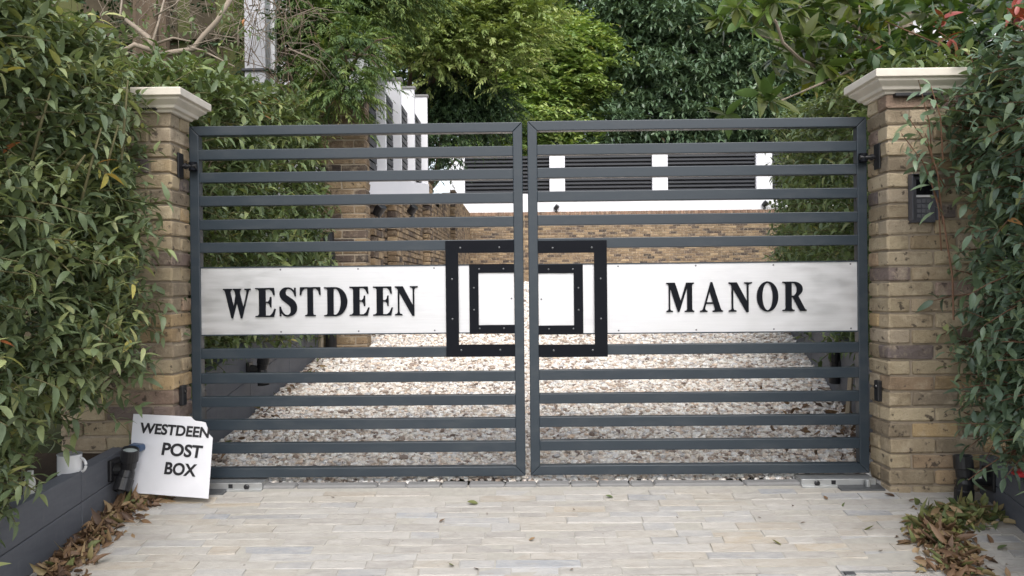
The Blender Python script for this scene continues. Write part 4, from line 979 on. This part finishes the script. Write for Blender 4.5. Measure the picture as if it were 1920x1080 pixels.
trunk_tree('golden_shrub', 'bright yellow-green leafy shrub behind the middle of the far wall', 'shrub', (.6, 27.5, 0),
    [B(930, 130, 26.5, 1.5, 1.2, 1.2), B(1010, 120, 26.2, 1.4, 1.2, 1.3), B(1080, 150, 26.5, 1.2, 1.2, 1.4), B(1000, 210, 26, 1.7, 1.2, .9), B(1085, 85, 27, .9, 1, .7), B(920, 60, 27, 1.3, 1, 1.0), B(940, 280, 26, 1.2, .8, .6), B(1030, 280, 26, 1.2, .8, .6)],
    .16, M_limey, f_spray(3800, 12, .7, .17, .045, nc=90, r=.62, flat=.45))
trunk_tree('rhododendron', 'broad dark blue-green rhododendron rising behind the far louvres', 'shrub', (6.2, 28.5, 0),
    [B(1180, 150, 26.5, 1.5, 1.3, 1.4), B(1290, 130, 26.2, 1.8, 1.5, 1.7), B(1390, 170, 26.2, 1.7, 1.5, 1.6), B(1220, 235, 25.8, 1.7, 1.3, .9), B(1340, 240, 25.8, 1.9, 1.3, .9), B(1450, 240, 26, 1.5, 1.3, 1.0), B(1250, 50, 27.2, 1.8, 1.5, 1.3), B(1400, 70, 27.2, 1.6, 1.5, 1.3), B(1180, 60, 27.5, 1.2, 1.2, 1.1), B(1120, 275, 26, 1.3, .8, .6), B(1240, 280, 26, 1.3, .8, .6), B(1360, 280, 26, 1.3, .8, .6), B(1470, 280, 26, 1.3, .8, .6)],
    .22, M_rhodo, f_rosette(6500, 8, .25, .042, nc=120, r=.72, flat=.6))
trunk_tree('dark_evergreen', 'dark evergreen filling the gap between white posts and golden shrub', 'tree', (-2.2, 15.4, 0),
    [B(860, 200, 15.2, .55, .5, .55), B(895, 215, 15.2, .6, .5, .35), B(825, 265, 14.6, .16, .3, .6)],
    .08, M_dark, f_frond(1800, 18, .4, .11, .016, nc=60, r=.25))
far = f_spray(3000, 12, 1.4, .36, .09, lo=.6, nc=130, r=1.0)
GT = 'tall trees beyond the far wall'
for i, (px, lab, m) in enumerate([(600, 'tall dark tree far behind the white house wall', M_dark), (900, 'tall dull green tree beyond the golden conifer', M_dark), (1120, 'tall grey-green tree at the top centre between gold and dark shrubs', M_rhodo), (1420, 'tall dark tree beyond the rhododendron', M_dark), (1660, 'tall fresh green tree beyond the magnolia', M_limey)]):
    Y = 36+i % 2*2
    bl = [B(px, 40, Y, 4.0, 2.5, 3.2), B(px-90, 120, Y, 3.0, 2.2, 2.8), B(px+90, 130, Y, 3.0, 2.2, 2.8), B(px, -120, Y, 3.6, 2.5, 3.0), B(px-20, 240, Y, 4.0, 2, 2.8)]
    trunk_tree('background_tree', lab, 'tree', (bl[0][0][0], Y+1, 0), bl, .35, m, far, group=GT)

# magnolia on the right
def mag():
    e = empty('magnolia_tree', (3.4, 6.3, -.3), 'magnolia with big glossy leaves and brown undersides above the right pillar', 'tree')
    br = MB(); lf = MB()
    Ym = 5.4
    def pl(pts, r0_, r1_, Y0=Ym, Y1=Ym):
        n = len(pts); q = [W(p[0], p[1], Y0+(Y1-Y0)*i/(n-1)) for i, p in enumerate(pts)]; br.tube(q, np.linspace(r0_, r1_, n), 7); return q
    base = np.array([3.4, 6.3, -.3])
    br.tube([base, base+np.array([-.1, -.2, 1.2]), W(1700, 60, 6.0), W(1690, -60, 6.0)], [.07, .06, .05, .03], 9)
    pl([(1560, 140), (1500, 110), (1468, 80), (1455, 42), (1425, 0), (1410, -30)], .012, .009, 5.6, 5.2)
    pl([(1460, 76), (1430, 68), (1405, 62)], .006, .004, 5.3, 5.2)
    pl([(1690, 110), (1640, 80), (1610, 55), (1588, 40)], .012, .006, 5.8, 5.3)
    pl([(1700, 90), (1590, 65), (1520, 38), (1480, -10)], .014, .007, 5.9, 5.5)
    pl([(1610, 58), (1612, 20), (1605, -20)], .008, .005)
    pl([(1660, 100), (1668, 60), (1660, 10)], .008, .005)
    pl([(1720, 120), (1740, 40), (1760, -20)], .02, .012, 6.0, 5.8)
    pl([(1600, 130), (1520, 165), (1450, 195)], .010, .005, 5.7, 5.2)
    ends = [(1405, 55, 5.2), (1380, 20, 5.2), (1420, 20, 5.25), (1445, 5, 5.2), (1505, 70, 5.3), (1530, 85, 5.4), (1480, 140, 5.3), (1440, 195, 5.2), (1435, 175, 5.2), (1660, 100, 5.3), (1668, 105, 5.2), (1690, 120, 5.2), (1700, 100, 5.4), (1640, 30, 5.3), (1665, 20, 5.4), (1700, 15, 5.4), (1740, 15, 5.4), (1780, 20, 5.3), (1810, 40, 5.3), (1830, 15, 5.3), (1760, 60, 5.4), (1790, 75, 5.3), (1820, 80, 5.2), (1730, 95, 5.4), (1560, 30, 5.6), (1590, 60, 5.5), (1600, 15, 5.5), (1550, 95, 5.5), (1580, 100, 5.6), (1575, 8, 5.5), (1630, 60, 5.5), (1520, 10, 5.6), (1860, 30, 5.3), (1880, 60, 5.3), (1720, 55, 5.6), (1680, 60, 5.6), (1800, 110, 5.4), (1760, 110, 5.4), (1840, 110, 5.3), (1900, 20, 5.3), (1490, 20, 5.5), (1545, 55, 5.6), (1700, -20, 5.5), (1800, -10, 5.5), (1620, -15, 5.5), (1850, -15, 5.4)]
    P = np.array([W(a, b, y) for a, b, y in ends]); N = len(P)
    D = NR.normal(0, .45, (N, 3))+np.array([-.1, -.55, .35])
    shoots(lf, P, D, .06, 10, .155, .030, a=.5, b=.95, c=.12, droop=.1, K=5, bend=.18, fold=.2, t0=.2, nj=.5)
    P2 = P[NR.integers(0, N, 60)]+NR.normal(0, .12, (60, 3))+np.array([0, .35, 0]); D2 = NR.normal(0, .6, (60, 3))+np.array([0, -.4, .2])
    shoots(lf, P2, D2, .06, 9, .15, .030, a=.5, b=.95, c=.12, droop=.1, K=4, bend=.18, fold=.2, t0=.2, nj=.5)
    br.build('trunk', M_barkpale, e); lf.build('crown', M_magnolia, e, smooth=True)
mag()
e = empty('photinia_bush', (3.6, 4.8, -.3), 'photinia bush with red young leaves at the top right behind the hedge', 'shrub')
lf = MB(); st = MB()
P = np.array([W(px, py, 4.5) for px, py in [(1760, 60), (1772, 70), (1890, 20), (1900, 45), (1870, 60), (1830, 70), (1910, 90), (1850, 95), (1880, 110), (1800, 95), (1915, 55), (1895, 75), (1660, 40)]])
st.tube([(3.6, 4.8, -.3), (3.3, 4.7, .9), W(1890, 60, 4.5)], [.02, .014, .006], 7)
for p in P: st.tube([W(1880, 160, 4.6), (W(1880, 160, 4.6)+p)/2+np.array([0, .02, .05]), p], [.008, .006, .003], 5)
shoots(lf, P, NR.normal(0, .4, (13, 3))+np.array([-.1, -.4, .7]), .10, 9, .095, .018, a=.7, b=.8, c=.1, K=4, tshift=[1.1, 1.0, 1.3, 1.3, .5, .3, .6, .4, .5, .2, 1.2, .4, .2])
Pq = P[NR.integers(0, 13, 50)]+NR.normal(0, .1, (50, 3))+np.array([0, .15, -.05]); shoots(lf, Pq, NR.normal(0, .5, (50, 3))+np.array([0, -.4, .4]), .14, 9, .09, .018, K=3, tshift=NR.uniform(0, .6, 50))
lf.build('foliage', M_photinia, e, smooth=True); st.build('stems', M_redtwig, e)

# bare branches and trunk on the left
e = empty('bare_shrub', W(300, 160, 5.6), 'bare pale-barked branches above the left pillar cap', 'shrub')
br = MB()
def bl(pts, r0_, r1_, Y=5.4, sides=7):
    q = np.array([W(a, b, Y) for a, b in pts]); q[:, 1] += np.linspace(0, .2, len(q))*R.uniform(-1, 1); br.tube(q, np.linspace(r0_, r1_, len(q)), sides)
bl([(288, 200), (290, 110), (292, 96)], .028, .02)
bl([(290, 105), (320, 96), (355, 88), (372, 60), (395, 30), (418, -15)], .021, .017)
bl([(288, 100), (275, 68), (245, 45), (225, 30)], .021, .014)
bl([(285, 95), (255, 85), (222, 105), (200, 115)], .019, .013)
bl([(225, 32), (215, 0), (205, -30)], .008, .005)
bl([(283, 90), (285, 40), (288, -20)], .010, .006, 5.3)
bl([(292, 82), (320, 68), (350, 72)], .010, .006)
bl([(290, 30), (330, 10), (345, -5)], .006, .005, 5.2)
bl([(355, 88), (380, 95), (410, 110), (440, 125)], .008, .005)
br.build('branches', M_barkpale, e, smooth=True); br = MB()
for _ in range(150):
    a = R.uniform(190, 560); b = R.uniform(-20, 120); ln = R.uniform(25, 110); an = R.uniform(-2.6, .4)
    bl([(a, b), (a+ln*.5*math.cos(an)+R.uniform(-8, 8), b+ln*.5*math.sin(an)), (a+ln*math.cos(an+.3), b+ln*math.sin(an+.3))], R.uniform(.0015, .004), .001, R.uniform(5.2, 7.0), 4)
br.build('twigs', M_barkpale, e, smooth=True)['kind'] = 'stuff'
br = MB()
for _ in range(70):
    a = R.uniform(430, 600); b = R.uniform(-30, 170); ln = R.uniform(40, 130); an = R.uniform(.2, 1.9)
    bl([(a, b), (a+ln*.5*math.cos(an)+R.uniform(-8, 8), b+ln*.5*math.sin(an)), (a+ln*math.cos(an+.4), b+ln*math.sin(an+.4))], R.uniform(.002, .006), .0012, R.uniform(6.4, 7.0), 4)
br.build('dark_twigs', M_bark, e, smooth=True)['kind'] = 'stuff'
lf = MB(); P = np.array([W(R.uniform(200, 480), R.uniform(-10, 100), R.uniform(5.3, 6.6)) for _ in range(40)]); shoots(lf, P, NR.normal(0, .5, (40, 3)), .08, 4, .05, .011, K=3); lf.build('leaves', M_laurel_in, e, smooth=True)
e = empty('tree_trunk', W(288, 100, 7.0)*np.array([1, 1, 0]), 'broad brown tree trunk behind the bare branches', 'tree')
a = W(285, 100, 7.0); mb = MB(); ang = np.linspace(0, 2*math.pi, 28, endpoint=False)
zs = np.linspace(-.6, 4.2, 12); V = []
for z in zs:
    for t_ in ang: rr = .15*(1+.10*math.sin(7*t_+z)+.06*math.sin(13*t_))*(1-.03*z); V.append((a[0]+rr*math.cos(t_), a[1]+rr*math.sin(t_), z))
mb.add(V, [[i*28+k, i*28+(k+1) % 28, (i+1)*28+(k+1) % 28, (i+1)*28+k] for i in range(11) for k in range(28)]); mb.build('trunk', M_bark, e)
mb = MB(); mb.tube([(a[0], a[1], 3.2), (a[0]-.5, a[1]+.1, 4.0), (a[0]-1.0, a[1], 4.6)], [.07, .05, .03], 8); mb.build('limb', M_bark, e)
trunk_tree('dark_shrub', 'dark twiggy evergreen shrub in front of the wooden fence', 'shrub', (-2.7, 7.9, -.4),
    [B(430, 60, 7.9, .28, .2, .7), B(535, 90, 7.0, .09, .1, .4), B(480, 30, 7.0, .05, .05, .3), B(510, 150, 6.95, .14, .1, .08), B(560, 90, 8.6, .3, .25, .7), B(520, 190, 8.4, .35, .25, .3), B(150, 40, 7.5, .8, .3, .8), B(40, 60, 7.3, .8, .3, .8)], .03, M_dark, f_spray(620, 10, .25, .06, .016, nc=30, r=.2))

# ------------------------------------------------------------------ fallen leaves
def litter(name, label, pts, spread, N, lift, seed, band, L=.058):
    """leaf heap along a line of pixels on the drive"""
    q = np.array([GP(*p)for p in pts]); mb = MB(); s = NR.random(N)*(len(q)-1); i = np.minimum(s.astype(int), len(q)-2); f = (s-i)[:, None]
    c = q[i]*(1-f)+q[i+1]*f; w_ = np.interp(s, np.arange(len(q)), spread); g = NR.normal(0, 1, (N, 2)); c[:, 0] += g[:, 0]*w_; c[:, 1] += g[:, 1]*w_*.6
    h = np.exp(-.5*(g**2).sum(1))*np.interp(s, np.arange(len(q)), lift); c[:, 2] = G(c[:, 1])+.006+h*NR.random(N)
    if band == 'left': c[:, 0] = np.maximum(c[:, 0], -1.91)
    D = NR.normal(0, 1, (N, 3)); D[:, 2] *= .35
    return mb, c, D
def scatter(mb, c, D, L, tn):
    N = len(c); tt = np.stack([tn, NR.random(N), NR.random(N)], 1)
    sz = NR.uniform(.7, 1.3, N); leaves(mb, c, D, L*sz, L*.24*sz, NR.normal(.2, .7, N), NR.choice([-.9, .4, 1.2], N), 4, tt, nj=.7)
mb, c, D = litter('', '', [(285, 938), (235, 955), (190, 1000), (140, 1050), (95, 1090)], [.05, .045, .04, .04, .04], 700, [.03, .05, .05, .04, .04], 1, 'left')
scatter(mb, c, D, .047, NR.uniform(0, .85, len(c))**1.1)
tag(mb.build('fallen_leaves', M_litter, smooth=True), 'drift of brown dead leaves along the foot of the left planter', 'leaves', kind='stuff')
mb, c, D = litter('', '', [(1770, 965), (1840, 970), (1760, 985), (1745, 1010), (1790, 1040), (1800, 1090)], [.07, .07, .06, .06, .055, .06], 950, [.05, .05, .05, .05, .05, .05], 2, '')
g_ = c[:, 1]; tn = np.where(g_ > 3.36, NR.uniform(.66, 1.0, len(c)), NR.uniform(.05, .9, len(c)))
scatter(mb, c, D, .048, tn)
tag(mb.build('fallen_leaves', M_litter, smooth=True), 'heap of green and brown leaves on the paving by the right planter', 'leaves', kind='stuff')
mb = MB(); N = 130; yy = NR.uniform(4.1, 5.6, N); xx = 1.95-np.abs(NR.normal(0, .28, N))+.19*(yy-4.1); c = np.stack([xx, yy, G(yy)+.03], 1); D = NR.normal(0, 1, (N, 3)); D[:, 2] *= .3; scatter(mb, c, D, .055, NR.uniform(0, .5, N))
N = 60; yy = NR.uniform(4.3, 7, N); xx = -1.75+np.abs(NR.normal(0, .1, N)); c = np.stack([xx, yy, G(yy)+.03], 1); D = NR.normal(0, 1, (N, 3)); D[:, 2] *= .3; scatter(mb, c, D, .045, NR.uniform(0, .9, N))
tag(mb.build('fallen_leaves', M_litter, smooth=True), 'brown leaves lying on the gravel along both inner planters', 'leaves', kind='stuff')
mb = MB(); N = 260; yy = NR.uniform(3.05, 3.75, N); xx = 2.2-.152*(3.7-yy)+NR.uniform(0, .22, N); c = np.stack([xx, yy, np.full(N, -.83)+.03*NR.random(N)+.02], 1); D = NR.normal(0, 1, (N, 3)); D[:, 2] *= .4; scatter(mb, c, D, .05, NR.uniform(.3, 1, N))
tag(mb.build('fallen_leaves', M_litter, smooth=True), 'olive dead leaves covering the soil of the front right planter', 'leaves', kind='stuff')
GF = 'single leaves fallen on the paving'
for px, py, L_, tn, lab in [(886, 946, .055, .82, 'olive leaf lying flat on the paving below the centre of the gate'), (829, 979, .03, .2, 'small red-brown crumpled leaf on the paving left of centre'), (998, 1014, .032, .6, 'small tan oval leaf on the paving in the middle'), (846, 1063, .035, .82, 'small olive leaf near the bottom edge left of centre'), (1456, 1021, .045, .99, 'curled yellow leaf on the paving right of centre'), (1629, 995, .055, .96, 'pale green leaf on the paving near the right leaf heap'), (1582, 950, .03, .88, 'small dark green leaf on the paving below the right motor arm'), (1668, 932, .055, .15, 'long red-brown leaf in front of the right pillar'), (1548, 936, .03, .3, None), (1710, 941, .03, .1, None), (1486, 951, .022, .1, None), (1506, 983, .022, .1, None), (1652, 1036, .03, .1, None), (1269, 972, .015, .05, None), (624, 935, .018, .05, None), (914, 965, .015, .05, None), (1076, 958, .018, .05, None), (893, 1070, .028, .05, None), (1142, 934, .04, .9, 'thin pale olive leaf on the paving under the right gate leaf'), (1424, 973, .016, .05, None), (1072, 1071, .02, .3, None), (1855, 1015, .05, .3, 'curled brown leaf on the paving against the right planter'), (1880, 1030, .05, .9, 'green leaf on the paving beside the right planter')]:
    mb = MB(); p = GP(px, py)+np.array([0, 0, .006]); D = np.array([[R.uniform(-1, 1), R.uniform(-.5, .5), .1]])
    p = p-norm(D[0])*L_/2
    leaves(mb, np.array([p]), D, L_, L_*.26, -.15, .45, 5, np.array([[tn, .5, .5]]), nj=.25)
    tag(mb.build('fallen_leaf', M_litter, smooth=True), lab or 'tiny brown leaf scrap on the pale paving', 'leaf', GF)
